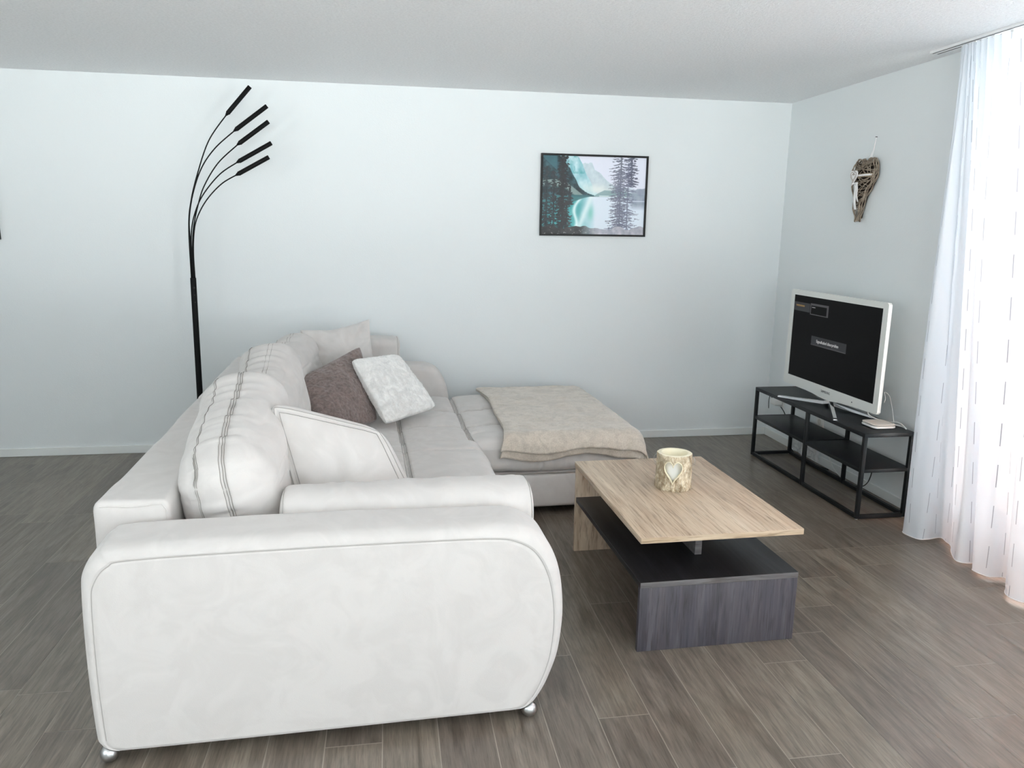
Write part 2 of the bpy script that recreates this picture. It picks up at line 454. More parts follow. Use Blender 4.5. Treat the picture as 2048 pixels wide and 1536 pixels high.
# arm: outline in (u,z) swept along v with a seam just inside the rounded edge
arm_pts = [(0.08, 0.044), (0.03, 0.046), (0.008, 0.062), (0.001, 0.10), (-0.004, 0.3), (0.0, 0.52), (0.012, 0.585), (0.05, 0.632), (0.12, 0.648), (0.5, 0.652), (0.9, 0.650), (1.14, 0.645),
           (1.23, 0.632), (1.30, 0.585), (1.345, 0.49), (1.362, 0.36), (1.352, 0.23), (1.325, 0.14), (1.295, 0.08), (1.268, 0.050), (1.235, 0.043), (1.15, 0.042), (0.9, 0.042), (0.5, 0.042), (0.2, 0.043)]
def arm_mesh(v0, v1, flip=False):
    O2 = catmull(arm_pts, 12, True); n = len(O2)
    T = np.roll(O2, -1, 0)-np.roll(O2, 1, 0); T /= np.linalg.norm(T, axis=1)[:, None]
    Nn = np.stack([-T[:, 1], T[:, 0]], 1)        # clockwise outline -> outward
    if ((O2-O2.mean(0))*Nn).sum() < 0: Nn = -Nn
    ctr = np.array([0.67, 0.34]); dpt = v1-v0; rings = []
    def ring(P2, v): rings.append(np.stack([P2[:, 0], np.full(n, v) if np.isscalar(v) else v, P2[:, 1]], 1))
    IN = 0.036
    z0_ = 0.043; hx_ = 0.683
    def inset(d): return np.stack([ctr[0]+(O2[:, 0]-ctr[0])*(1-d/hx_), z0_+(O2[:, 1]-z0_)*(1-d/0.61)], 1)
    S = inset(IN)
    for s in (0.02, 0.2, 0.4, 0.6, 0.8, 0.92, 0.975):
        ring(ctr+(S-ctr)*s, -0.012*(1-s**2)+0.006)
    ring(inset(IN+0.004), 0.0055); ring(S, 0.0095); ring(inset(IN-0.004), 0.0050)
    for t in np.linspace(0.12, 1, 8):
        a = t*math.pi/2; ring(inset(IN*(1-math.sin(a))), 0.004+0.055*(1-math.cos(a)))
    for v in np.linspace(0.055, dpt-0.04, 10)[1:]: ring(O2+0, v)
    for t in np.linspace(0.15, 1, 6):
        a = t*math.pi/2; ring(inset(0.04*(1-math.cos(a))), dpt-0.04+0.04*math.sin(a))
    B = inset(0.04)
    for s in (0.9, 0.5, 0.02): ring(ctr+(B-ctr)*s, dpt)
    V = np.vstack(rings); R_ = len(rings); Fc = []
    for i in range(R_-1):
        for k in range(n):
            l = (k+1) % n; Fc.append((i*n+k, i*n+l, (i+1)*n+l, (i+1)*n+k))
    Fc.append(tuple(range(n))); Fc.append(tuple((R_-1)*n+k for k in range(n)))
    # slack in the cloth
    q = V*np.array([3.0, 6.0, 5.0]); w = 0.003*noise3(q, 3)+0.0010*noise3(V*np.array([9, 14, 14]), 5)
    ok = (V[:, 2] > 0.07)
    V[:, 2] += np.where((V[:, 1] > 0.03) & ok, w, 0); V[:, 1] += np.where((V[:, 1] < 0.003) & ok, w*0.5, 0)
    if flip: V[:, 1] = dpt-V[:, 1]
    V[:, 1] += v0
    seam = [(p[0], (0.0085 if not flip else dpt-0.0085)+v0, p[1]) for p in S]
    return V, Fc, seam
V, Fc, sm = arm_mesh(0.0, 0.225); a1 = MB().add(V, Fc).build('armrest', M['sofa'], sofa, smooth=True)
MB().tube([p for p in sm if p[2] > 0.075], 0.0014, 5, closed=False).build('seam', M['seam'], a1)
V, Fc, sm = arm_mesh(2.855, 3.08, True); V = V*np.array([0.965, 1, 0.965]); sm = [(p[0]*0.965, p[1], p[2]*0.965) for p in sm]
a2 = MB().add(V, Fc).build('armrest', M['sofa'], sofa, smooth=True)
V2, F2, sm2 = arm_mesh(2.855, 3.08, False)
MB().tube([(p[0]*0.965, p[1]-0.0005, p[2]*0.965) for p in sm2 if p[2] > 0.1 and p[0] > 0.7], 0.0014, 5).build('seam', M['seam'], a2)

def soft(amp, sc=4.0, seed=1, crease=0.0):
    def fn(P, N):
        d = amp*noise3(P*sc+seed*7.3, seed)+amp*0.35*noise3(P*sc*3.1, seed+2)
        return P+N*d[:, None]
    return fn
def rb(name, a, b, r, n, m, parent, fn=None, k=4, extra=((), (), ())):
    a = np.array(a, float); b = np.array(b, float); h = (b-a)/2; c = (a+b)/2
    P, Fc = rbox(tuple(h), r, n, k, None, extra)
    if fn is not None:
        _, Nn = rbox_map(P, h, r)
        P = fn(P, Nn)
    return MB().add(P+c, Fc).build(name, m, parent, smooth=True)
rb('backrest', (-0.018, 0.232, 0.05), (0.195, 1.683, 0.702), (0.025, 0.02, 0.03), (14, 60, 26), M['sofa'], sofa, soft(0.004, 4, 2))
rb('backrest', (-0.024, 1.690, 0.05), (0.195, 2.852, 0.706), (0.03, 0.03, 0.03), (14, 50, 26), M['sofa'], sofa, soft(0.005, 4, 4))
b1 = MB()
b1.tube([(-0.014+0.205*t, 0.2315, 0.686+0.003*math.sin(t*9)) for t in np.linspace(0.08, 0.92, 20)]+[(0.186, 0.2315, 0.67), (0.188, 0.2315, 0.6), (0.186, 0.232, 0.5)], 0.0014, 5)
b1.build('seam', M['sofa'], bpy.data.objects['backrest'])
rb('base', (0.0, 0.226, 0.045), (1.31, 1.686, 0.238), 0.02, (20, 30, 6), M['sofa'], sofa, soft(0.002, 4, 5))
rb('base', (0.0, 1.694, 0.045), (2.20, 2.853, 0.236), 0.02, (40, 30, 6), M['sofa'], sofa, soft(0.002, 4, 6))

def seat_fn(c, us, vs_, top, depth=0.014, seed=1, dome=0.012, wr=0.004, groove=0.010, side=True, hx=1, hy=1):
    def fn(P, N):
        G_ = P+c
        up = np.clip(N[:, 2], 0, 1)
        d = np.zeros(len(P)); near = np.zeros(len(P))
        for u in us:
            e = np.exp(-((G_[:, 0]-u)/0.010)**2); e2 = np.exp(-np.abs(G_[:, 0]-u)/0.05)
            d -= depth*e*np.clip(up+0.4*np.abs(N[:, 1]), 0, 1); d -= groove*e2*up
            near += e2*noise3(G_*np.array([5, 48, 30]), seed)
        for v_ in vs_:
            e = np.exp(-((G_[:, 1]-v_)/0.010)**2); e2 = np.exp(-np.abs(G_[:, 1]-v_)/0.05)
            d -= depth*e*np.clip(up+0.4*np.abs(N[:, 0]), 0, 1); d -= groove*e2*up
            near += e2*noise3(G_*np.array([48, 5, 30]), seed+3)
        x = P[:, 0]/hx; y = P[:, 1]/hy
        d += dome*up*np.clip(1-x**4, 0, 1)*np.clip(1-y**4, 0, 1)+wr*near
        d += 0.004*noise3(G_*np.array([7, 7, 7]), seed+5)+0.0035*noise3(G_*np.array([9, 22, 12]), seed+6)
        sd = np.clip(1-up*2, 0, 1)
        d += sd*(0.008*np.cos(np.clip(P[:, 2]/0.1, -1, 1)*math.pi/2)+0.003*noise3(G_*np.array([30, 30, 6]), seed+8))
        return P+N*d[:, None]
    return fn
def seat(name, a, b, r, n, us, vs_, seed, stitches=True, top=None, **kw):
    a = np.array(a, float); b = np.array(b, float); h = (b-a)/2; c = (a+b)/2
    ex = [[], [], []]
    for u in us: ex[0] += [u-c[0]+d for d in (-0.02, -0.012, -0.006, 0, 0.006, 0.012, 0.02)]
    for v_ in vs_: ex[1] += [v_-c[1]+d for d in (-0.02, -0.012, -0.006, 0, 0.006, 0.012, 0.02)]
    f = seat_fn(c, us, vs_, b[2], seed=seed, hx=h[0], hy=h[1], **kw)
    P, Fc = rbox(tuple(h), r, n, 5, None, ex)
    _, Nn = rbox_map(P, h, r)
    o = MB().add(f(P, Nn)+c, Fc).build(name, M['sofa'], sofa, smooth=True)
    # stitching: pairs of threads either side of each seam
    def line(Q):
        Q = np.array(Q); P_, N_2 = rbox_map(Q, h, np.array(r)*np.ones(3)); return f(P_, N_2)+c+N_2*0.0008
    st = MB()
    for u in us:
        for d in (-0.011, 0.011):
            st.tube(line([(u-c[0]+d, y, h[2]) for y in np.linspace(-h[1]*0.995, h[1]*0.995, 120)]), 0.0013, 4)
            st.tube(line([(u-c[0]+d, -h[1], z) for z in np.linspace(h[2], 0.0, 20)]), 0.0013, 4)
    for v_ in vs_:
        for d in (-0.011,):
            st.tube(line([(x, v_-c[1]+d, h[2]) for x in np.linspace(-h[0]*0.99, h[0]*0.99, 160)]), 0.0011, 4)
    st.build('stitching', M['seam_mid'], o)
    return o, f, h, c
seat('seat_cushion', (0.19, 0.228, 0.238), (1.345, 1.690, 0.452), (0.07, 0.06, 0.055), (110, 130, 18), [0.95], [1.49], 11, dome=0.014)
ch, chf, chh, chc = seat('chaise_cushion', (0.19, 1.697, 0.240), (2.205, 2.850, 0.430), (0.07, 0.06, 0.05), (200, 110, 18), [0.59, 0.95, 1.31, 1.68], [2.06, 2.43], 21, dome=0.004, depth=0.018, wr=0.006, groove=0.020)
# front panel piping of the chaise
st = MB(); st.tube([(u, 1.694, 0.238) for u in np.linspace(1.34, 2.19, 60)], 0.005, 6); st.build('piping', M['stitch'], ch)
for (u, v_) in ((0.036, 0.028), (1.258, 0.030), (2.12, 1.76), (2.12, 2.78), (0.05, 3.0), (1.2, 3.0)):
    q = MB(); a = np.linspace(-math.pi/2, math.pi/2, 13); rr_ = 0.0255
    q.lathe((0, 0), [(max(rr_*math.cos(t), 1e-4), 0.0255+rr_*math.sin(t)) for t in a], 24)
    q.build('ball_foot', M['satin_metal'], sofa, smooth=True, loc=(u, v_, 0))

# ---------------------------------------------------------------- loose sofa cushions
def s2w(p): return SM @ Vector(p)
def box_cushion(name, label, center, half, lean, yaw, r, gus, gcenter, seed, mslant=0.0, twist=0.0, puff=0.022):
    """boxed back cushion: x thickness, y length, z height; gusset strip with double-stitched seams at x = gcenter +- gus"""
    Mw = SM @ Matrix.Translation(center) @ Matrix.Rotation(yaw, 4, 'Z') @ Matrix.Rotation(lean, 4, 'Y') @ Matrix.Rotation(twist, 4, 'X')
    h = np.array(half, float); gs = (gcenter-gus, gcenter+gus)
    def fn(P, N):
        x, y, z = P[:, 0], P[:, 1], P[:, 2]
        d = puff*np.abs(N[:, 0])*np.clip(1-(y/h[1])**2, 0, 1)*np.clip(1-(z/h[2])**2, 0, 1)
        d += puff*0.9*np.abs(N[:, 1])*np.clip(1-(z/h[2])**2, 0, 1)*np.clip(1-(x/h[0])**2*0.7, 0, 1)
        d += puff*0.6*np.abs(N[:, 2])*np.clip(1-(y/h[1])**2, 0, 1)*np.clip(1-(x/h[0])**2*0.7, 0, 1)
        along = np.stack([x*4, y*34, z*34], 1); wn = noise3(along, seed)+0.5*noise3(along*1.9, seed+1)
        rim = np.sqrt(np.clip(1-N[:, 0]**2, 0, 1))
        for g in gs:
            t = np.abs(x-g); d -= 0.006*np.exp(-(t/0.008)**2)*rim; d += 0.0065*wn*np.exp(-t/0.05)*rim
        d += 0.008*noise3(P*6+3, seed+2)+0.003*noise3(P*np.array([10, 16, 16]), seed+4)
        d += 0.030*np.exp(-((y-h[1])/0.12)**2)*np.exp(-((z-h[2])/0.12)**2)
        crease = noise3(np.stack([x*8, y*5, z*20], 1), seed+9); d -= 0.005*np.exp(-(crease/0.12)**2)*(1-0.4*rim)
        return P+N*d[:, None]
    ex = [[g+dx for g in gs for dx in (-0.016, -0.009, -0.004, 0, 0.004, 0.009, 0.016)], [], []]
    P, Fc = rbox(tuple(h), r, (26, 90, 50), 7, None, ex); _, Nn = rbox_map(P, h, r)
    o = MB().add(fn(P, Nn), Fc).build(name, M['sofa'], None, smooth=True)
    st = MB()
    for g in gs:
        for dx in (-0.008, 0.008, 0.0):
            x = g+dx; per = []
            hy, hz = h[1], h[2]
            per += [(x, y, hz) for y in np.linspace(-hy, hy, 90, endpoint=False)]
            per += [(x, hy, z) for z in np.linspace(hz, -hz, 50, endpoint=False)]
            per += [(x, y, -hz) for y in np.linspace(hy, -hy, 90, endpoint=False)]
            per += [(x, -hy, z) for z in np.linspace(-hz, hz, 50, endpoint=False)]
            Q = np.array(per); P_, N_2 = rbox_map(Q, h, np.array(r)*np.ones(3))
            st.tube(fn(P_, N_2)+N_2*0.0006, 0.0012, 4, closed=True)
    s = st.build('stitching', M['stitch'], o)
    o.matrix_world = Mw
    return tag(o, label, 'cushion', 'loose back cushions')
box_cushion('back_cushion', 'light grey back cushion nearest the front arm, with stitched gusset', (0.345, 0.655, 0.672), (0.148, 0.36, 0.212), math.radians(-9), 0.0, (0.13, 0.10, 0.12), 0.047, -0.035, 31, twist=math.radians(11))
box_cushion('back_cushion', 'middle light grey back cushion, left of the brown fur pillow', (0.345, 1.46, 0.655), (0.132, 0.365, 0.212), math.radians(-11), -0.05, (0.115, 0.10, 0.12), 0.05, -0.02, 41, twist=math.radians(14))
box_cushion('back_cushion', 'farthest light grey back cushion, in the far corner of the sofa', (0.35, 2.26, 0.635), (0.130, 0.37, 0.205), math.radians(-20), -0.20, (0.115, 0.10, 0.11), 0.05, -0.02, 51, twist=math.radians(5))

def bolster(label, a, b, r, seed):
    a = np.array(a, float); b = np.array(b, float); h = (b-a)/2; c = (a+b)/2
    def fn(P, N):
        x = P[:, 0]; end = np.clip((np.abs(x)-h[0]+0.06)/0.06, 0, 1)
        d = 0.006*noise3(P*np.array([14, 5, 5])+seed, seed)+0.003*noise3(P*np.array([40, 8, 8]), seed+1)
        d = d*(1-np.abs(N[:, 0]))
        g = np.abs(np.abs(x)-(h[0]-0.016)); d -= 0.004*np.exp(-(g/0.006)**2)*(1-np.abs(N[:, 0]))
        d += 0.008*np.clip(1-(x/h[0])**2, 0, 1)*(1-np.abs(N[:, 0]))
        return P+N*d[:, None]
    e = h[0]-0.016
    P, Fc = rbox(tuple(h), r, (120, 14, 14), 7, None, ((-e, -e-0.005, -e+0.005, e, e-0.005, e+0.005, e+0.01, -e-0.01), (), ())); _, Nn = rbox_map(P, h, r)
    o = MB().add(fn(P, Nn), Fc).build('bolster', M['sofa'], None, smooth=True)
    st = MB()
    for sx in (-1, 1):
        x = sx*(h[0]-0.016); per = []
        per += [(x, y, h[2]) for y in np.linspace(-h[1], h[1], 20, endpoint=False)]
        per += [(x, h[1], z) for z in np.linspace(h[2], -h[2], 20, endpoint=False)]
        per += [(x, y, -h[2]) for y in np.linspace(h[1], -h[1], 20, endpoint=False)]
        per += [(x, -h[1], z) for z in np.linspace(-h[2], h[2], 20, endpoint=False)]
        Q = np.array(per); P_, N_2 = rbox_map(Q, h, np.array(r)*np.ones(3)); MB().tube(fn(P_, N_2)+N_2*0.0005, 0.0012, 4, closed=True).build('seam', M['seam'], o)
    o.matrix_world = SM @ Matrix.Translation(Vector(c))
    return tag(o, label, 'cushion', 'bolster cushions along the arms')
bolster('long light grey bolster lying behind the front arm of the sofa', (0.497, 0.232, 0.462), (1.318, 0.455, 0.678), (0.02, 0.095, 0.09), 61)
bolster('light grey bolster standing on the far arm against the wall', (0.30, 2.86, 0.625), (0.995, 3.06, 0.800), (0.02, 0.06, 0.05), 71)

def pillow(name, label, corners, T, m, seed, group, pinch=0.05, wr=0.006, n=90, fuzz=0.0, border=None, power=0.42, crn=0.06, rim=0.006, bspan=0.012):
    """square pillow through four corners (sofa frame): P00 bottom-left, P10 bottom-right, P11 top-right, P01 top-left"""
    K = np.array(corners, float); s = np.sin(np.linspace(-1, 1, n)*math.pi/2); S, Tt = np.meshgrid(s, s, indexing='ij')
    nrm = np.cross(K[1]-K[0], K[3]-K[0]); nrm /= np.linalg.norm(nrm)
    def surf(S, Tt, side):
        cf = 1-crn*(np.abs(S)*np.abs(Tt))**5
        S2 = S*(1-pinch*(1-Tt**2))*cf; T2 = Tt*(1-pinch*(1-S**2))*cf
        a = (S2+1)/2; b = (T2+1)/2
        B = ((1-a)*(1-b))[..., None]*K[0]+(a*(1-b))[..., None]*K[1]+(a*b)[..., None]*K[2]+((1-a)*b)[..., None]*K[3]
        th = np.clip((1-S**2)*(1-Tt**2), 0, 1)**power
        q = B.reshape(-1, 3)
        w = wr*noise3(q*np.array([9, 9, 9]), seed+side)+wr*0.5*noise3(q*24, seed+3)
        radial = noise3(np.stack([np.arctan2(S, Tt).ravel()*5, np.hypot(S, Tt).ravel()*1.2, np.full(S.size, side*3.3)], 1), seed+6)
        w = w.reshape(S.shape)+wr*1.3*radial.reshape(S.shape)*np.clip(np.hypot(S, Tt)-0.3, 0, 1)
        hgt = rim+T*th+w*np.clip(th*3, 0, 1)
        if fuzz: hgt = hgt+fuzz*noise3(q*110, seed+8).reshape(S.shape)*np.clip(th*4, 0, 1)
        if border:
            for c_ in border: hgt = hgt-0.004*(np.exp(-((np.maximum(np.abs(S), np.abs(Tt))-c_)/0.02)**2))*np.clip(th*4, 0, 1)
        return B+nrm*(hgt*(1 if side == 0 else -1))[..., None]
    A = surf(S, Tt, 0); Bk = surf(S, Tt, 1)
    V = np.vstack([A.reshape(-1, 3), Bk.reshape(-1, 3)]); Fc = []; o2 = n*n
    for i in range(n-1):
        for j in range(n-1):
            a_, b_, c_, d_ = i*n+j, (i+1)*n+j, (i+1)*n+j+1, i*n+j+1
            Fc.append((a_, b_, c_, d_)); Fc.append((o2+a_, o2+d_, o2+c_, o2+b_))
    per = [(i, 0) for i in range(n)]+[(n-1, j) for j in range(1, n)]+[(i, n-1) for i in range(n-2, -1, -1)]+[(0, j) for j in range(n-2, 0, -1)]
    for q in range(len(per)):
        i, j = per[q]; k, l = per[(q+1) % len(per)]
        Fc.append((i*n+j, o2+i*n+j, o2+k*n+l, k*n+l))
    ctr = K.mean(0)
    bmm = MB().add(V-ctr, Fc); o = bmm.build(name, m, None, smooth=True)
    bm = bmesh.new(); bm.from_mesh(o.data); bmesh.ops.remove_doubles(bm, verts=bm.verts, dist=0.00001); bmesh.ops.recalc_face_normals(bm, faces=bm.faces); bm.to_mesh(o.data); bm.free()
    o.data.polygons.foreach_set('use_smooth', [True]*len(o.data.polygons))
    if border:
        st = MB()
        for c_ in border:
            for e in (-bspan, bspan):
                cc = c_+e; t = np.linspace(-cc, cc, 50)
                loop = [(x, cc) for x in t[:-1]]+[(cc, x) for x in t[::-1][:-1]]+[(x, -cc) for x in t[::-1][:-1]]+[(-cc, x) for x in t[:-1]]
                L = np.array(loop); Z = surf(L[:, 0], L[:, 1], 0)+nrm*0.0012
                st.tube(Z-ctr, 0.0011, 4, closed=True)
        st.build('stitching', M['seam_mid'], o)
    o.matrix_world = SM @ Matrix.Translation(Vector(ctr))
    return tag(o, label, 'pillow', group)
pillow('throw_pillow', 'big light grey pillow with double-stitched border leaning behind the front bolster', [(0.54, 0.53, 0.475), (0.985, 0.545, 0.475), (0.835, 0.72, 0.765), (0.420, 0.70, 0.895)], 0.070, M['sofa'], 81, 'sofa-cloth pillows', 0.015, 0.008, border=(0.87,), power=0.38, crn=0.12, rim=0.018, bspan=0.05)
pillow('throw_pillow', 'light grey pillow with one corner sticking up, leaning in the far corner', [(0.50, 2.40, 0.50), (0.90, 2.48, 0.47), (0.805, 2.74, 0.950), (0.38, 2.64, 0.893)], 0.070, M['sofa'], 91, 'sofa-cloth pillows', 0.17, 0.014, border=None, power=0.42, crn=0.04, rim=0.010)
pillow('throw_pillow', 'brown fur pillow tucked behind the white fluffy one', [(0.53, 1.78, 0.46), (0.835, 2.08, 0.45), (0.745, 2.40, 0.83), (0.415, 2.10, 0.70)], 0.055, M['brown_fur'], 101, 'fur pillows', 0.05, 0.006, fuzz=0.003, n=130, power=0.5)
pillow('throw_pillow', 'white fluffy pillow leaning in front of the brown fur one', [(0.870, 1.97, 0.457), (1.175, 2.25, 0.480), (0.962, 2.45, 0.764), (0.688, 2.19, 0.782)], 0.055, M['white_fur'], 111, 'fur pillows', 0.03, 0.004, fuzz=0.004, n=150)

# ---------------------------------------------------------------- throw blanket over the chaise end
def blanket():
    nu, nv = 150, 130; mbk = MB()
    def layer(off, ext_front, seed):
        s = np.linspace(0, 1, nu); t = np.linspace(0, 1, nv); S, T_ = np.meshgrid(s, t, indexing='ij')
        Lt = 0.70; a = S*(Lt+0.17); U0 = 1.49+0.05*np.sin(T_*2.6)-0.075*T_**2+0.012*np.sin(T_*9)
        flatu = np.minimum(a, Lt); over = np.maximum(a-Lt, 0)
        R_ = 0.055
        def drop(o_, R_):
            th = np.clip(o_/R_, 0, math.pi/2); ext = np.maximum(o_-R_*math.pi/2, 0)
            return R_*np.sin(th), R_*(1-np.cos(th))+ext
        ox, oz = drop(over, R_)
        U = U0+flatu*(2.165-U0)/Lt+ox+0.10*0+0.03*oz*0
        b = T_*(1.13+0.125+ext_front); flatv = np.minimum(b, 1.13); overv = np.maximum(b-1.13, 0)
        oy, ozv = drop(overv, 0.06)
        back = 2.865-0.18*np.clip((S-0.78)/0.22, 0, 1)**1.5
        V_ = back-flatv*(back-1.735)/1.13-oy
        Z = 0.446+off-oz*np.clip(1-0.0*T_, 0, 1)-ozv*(1+0.15*np.sin(S*11+seed))
        Z = np.maximum(Z, 0.25)
        q = np.stack([U.ravel(), V_.ravel(), Z.ravel()], 1)
        w = 0.010*noise3(q*np.array([4.5, 5.5, 4])+seed, seed)+0.004*noise3(q*np.array([14, 14, 10]), seed+1)+0.0018*noise3(q*70, seed+2)
        w = w.reshape(S.shape)
        hang = np.clip(overv/0.12, 0, 1); hangu = np.clip(over/0.12, 0, 1)
        Z = Z+np.abs(w)*(1-hang)*(1-hangu)+0.002
        fold = 0.014*np.sin(S*26+seed)*hang*np.clip(S*1.4, 0.2, 1)
        V_ = V_-0.012*hang-np.abs(fold)*0.8-np.abs(w)*hang-off*hang
        U = U+0.018*np.abs(np.sin(T_*22+1))*hangu+np.abs(w)*hangu+0.012*hangu+off*hangu
        # rounded folded edge along the left hem
        Z = Z-0.006*np.exp(-(S/0.012)**2)
        return np.stack([U, V_, Z], -1)
    for off, ext, sd in ((0.0, 0.028, 131), (0.012, 0.0, 137)):
        P = layer(off, ext, sd); n0 = mbk.n
        top = P; bot = P.copy()
        du = np.gradient(P, axis=0); dv = np.gradient(P, axis=1); Nn = np.cross(dv, du); Nn /= np.linalg.norm(Nn, axis=-1)[..., None]+1e-9
        bot = P-Nn*0.006*np.sign(Nn[:, :, 2:3].mean())
        V = np.vstack([top.reshape(-1, 3), bot.reshape(-1, 3)]); a_, b_ = nu, nv; Fc = []; o2 = a_*b_
        for i in range(a_-1):
            for j in range(b_-1):
                q = (i*b_+j, (i+1)*b_+j, (i+1)*b_+j+1, i*b_+j+1); Fc.append(q); Fc.append(tuple(o2+x for x in q[::-1]))
        per = [(i, 0) for i in range(a_)]+[(a_-1, j) for j in range(1, b_)]+[(i, b_-1) for i in range(a_-2, -1, -1)]+[(0, j) for j in range(b_-2, 0, -1)]
        for q in range(len(per)):
            i, j = per[q]; k, l = per[(q+1) % len(per)]; Fc.append((i*b_+j, o2+i*b_+j, o2+k*b_+l, k*b_+l))
        mbk.add(V, Fc)
    o = mbk.build('throw_blanket', M['blanket'], None, smooth=True); o.matrix_world = SM
    tag(o, 'beige fleece blanket folded over the end of the chaise', 'blanket')
blanket()

# ---------------------------------------------------------------- coffee table
tb = thing('coffee_table', 'low two-tone coffee table, oak top over an offset dark shelf', 'table', (0.867, 2.405, 0), math.radians(0.9))
def part_box(name, a, b, mats, parent, bev=0.0012, face_mats=None):
    o = MB().box(a, b, 0, bev).build(name, mats if not isinstance(mats, list) else mats[0], parent, smooth='auto')
    return o
TW, TL = 0.627, 0.915
top = part_box('tabletop', (0, 0, 0.420), (TW, TL, 0.442), M['oak'], tb)
part_box('edge_band', (0.0005, -0.0012, 0.4205), (TW-0.0005, 0.0002, 0.4415), M['oak_edge'], top, 0.0003)
part_box('end_panel', (0.004, TL-0.020, 0.0), (TW-0.004, TL-0.001, 0.4195), M['oak_v'], tb)
sh = part_box('shelf', (0.006, 0.0, 0.2495), (TW-0.006, TL-0.021, 0.2715), M['dark'], tb)
part_box('edge_band', (0.0065, -0.0012, 0.250), (TW-0.0065, 0.0002, 0.271), M['dark_edge'], sh, 0.0003)
part_box('front_panel', (0.006, 0.0005, 0.0), (TW-0.006, 0.020, 0.2490), M['dark_v'], tb)
part_box('support_post', (0.298, 0.20, 0.2718), (0.326, 0.36, 0.4198), M['dark_edge'], tb)

# ---------------------------------------------------------------- log lantern with heart window
LX, LY, LZ = 1.183, 2.925, 0.4425
log = thing('log_lantern', 'birch log tealight lantern with carved heart window on the coffee table', 'lantern', (LX, LY, LZ), 0)
mbark = M['bark'] = mat('pale_bark', (0.7, 0.62, 0.5), 0.85)
v = coords(mbark, (1, 1, 0.6)); n1 = noise(mbark, v, 95, 6, 0.75, 1.0); n2 = noise(mbark, v, 18, 4, 0.6, 1.5)
c1 = ramp(mbark, n1, [(0.26, (0.50, 0.40, 0.29)), (0.40, (0.70, 0.62, 0.50)), (0.52, (0.84, 0.79, 0.69)), (0.70, (0.92, 0.90, 0.83))])
c2 = ramp(mbark, n2, [(0.38, (0.60, 0.55, 0.49)), (0.58, (1, 1, 1))])
base(mbark, mix(mbark, 0.8, c1, c2, 'MULTIPLY')); bump(mbark, n1, 0.8, 0.003)
M['sapwood'] = mat('pale_sapwood', (0.93, 0.90, 0.80), 0.7)
def log_mesh():
    n, hgt = 128, 0.150
    mbx = MB(); ang = np.linspace(0, 2*np.pi, n, endpoint=False)
    prof_o = [(0.0775, 0.0), (0.0785, 0.004), (0.0775, 0.02), (0.0755, 0.05), (0.0735, 0.09), (0.0725, 0.12), (0.0725, 0.145), (0.071, 0.149)]
    prof_i = [(0.069, hgt), (0.055, hgt), (0.054, 0.146), (0.053, 0.10), (0.052, 0.012)]
    V = []; Fc = []; mi = []
    prof = []
    for (r1, z1), (r2, z2) in zip(prof_o[:-1], prof_o[1:]):
        k = max(1, int(abs(z2-z1)/0.004))
        prof += [(r1+(r2-r1)*t/k, z1+(z2-z1)*t/k, 0) for t in range(k)]
    prof += [(prof_o[-1][0], prof_o[-1][1], 0)]+[(r, z, 1) for r, z in prof_i]
    for r, z, f in prof:
        q = np.stack([np.cos(ang)*3, np.sin(ang)*3, np.full(n, z*18)], 1)
        w = 0.0022*noise3(q, 5)+0.0012*noise3(q*3, 6) if not f else 0.0006*noise3(q, 7)
        cr_ = -0.004*np.exp(-((ang-math.radians(256))/0.02)**2) if (not f and z < 0.07) else 0
        R_ = r+w+cr_; V += [(R_[k]*math.cos(ang[k]), R_[k]*math.sin(ang[k]), z) for k in range(n)]
    for i in range(len(prof)-1):
        for k in range(n):
            l = (k+1) % n; Fc.append((i*n+k, i*n+l, (i+1)*n+l, (i+1)*n+k)); mi.append(0 if prof[i+1][2] == 0 else 1)
    Fc.append(tuple((len(prof)-1)*n+k for k in range(n))); mi.append(1)
    Fc.append(tuple(range(n))[::-1]); mi.append(0)
    mbx.v = [np.array(V)]; mbx.f = [list(f) for f in Fc]; mbx.m = mi; mbx.n = len(V)
    return mbx
HDIR = math.radians(-113.5)           # the heart faces the room
def heart2d(n=48, w=0.0355, h=0.047):
    P = []
    for t in np.linspace(0, 2*np.pi, n, endpoint=False):
        x = 16*math.sin(t)**3/16; y = (13*math.cos(t)-5*math.cos(2*t)-2*math.cos(3*t)-math.cos(4*t))
        P.append((x*w, (y+2.5)/14.5*h))
    return np.array(P)
body = log_mesh().build('log', [mbark, M['sapwood']], None, smooth='auto')
hc = 0.079
er = np.array([math.cos(HDIR), math.sin(HDIR), 0]); et = np.array([-math.sin(HDIR), math.cos(HDIR), 0])
Hh = heart2d()
def heart_prism(s, r0_, r1_):
    mbh = MB(); n = len(Hh)
    A = [er*r0_+et*p[0]*s+np.array([0, 0, hc+p[1]*s]) for p in Hh]; B = [er*r1_+et*p[0]*s+np.array([0, 0, hc+p[1]*s]) for p in Hh]
    return mbh.add(A+B, [tuple(range(n))[::-1], tuple(range(n, 2*n))]+[(i, (i+1) % n, n+(i+1) % n, n+i) for i in range(n)])
cut = heart_prism(1.0, 0.03, 0.12).build('cutter', [mbark, M['sapwood']], None)
for p in cut.data.polygons: p.material_index = 1
md = body.modifiers.new('b', 'BOOLEAN'); md.operation = 'DIFFERENCE'; md.object = cut; md.solver = 'EXACT'
bpy.context.view_layer.update()
dg = bpy.context.evaluated_depsgraph_get()
me = bpy.data.meshes.new_from_object(body.evaluated_get(dg)); body.modifiers.clear(); body.data = me
bpy.data.objects.remove(cut); body.parent = log
rim = MB(); rp = [er*(math.sqrt(max(0.0755**2-(p[0]*1.03)**2, 0))+0.0008)+et*p[0]*1.03+np.array([0, 0, hc+p[1]*1.03]) for p in heart2d(64)]
rim.tube(rp, 0.0020, 6, closed=True).build('heart_rim', M['sapwood'], log, smooth=True)
wire = MB()
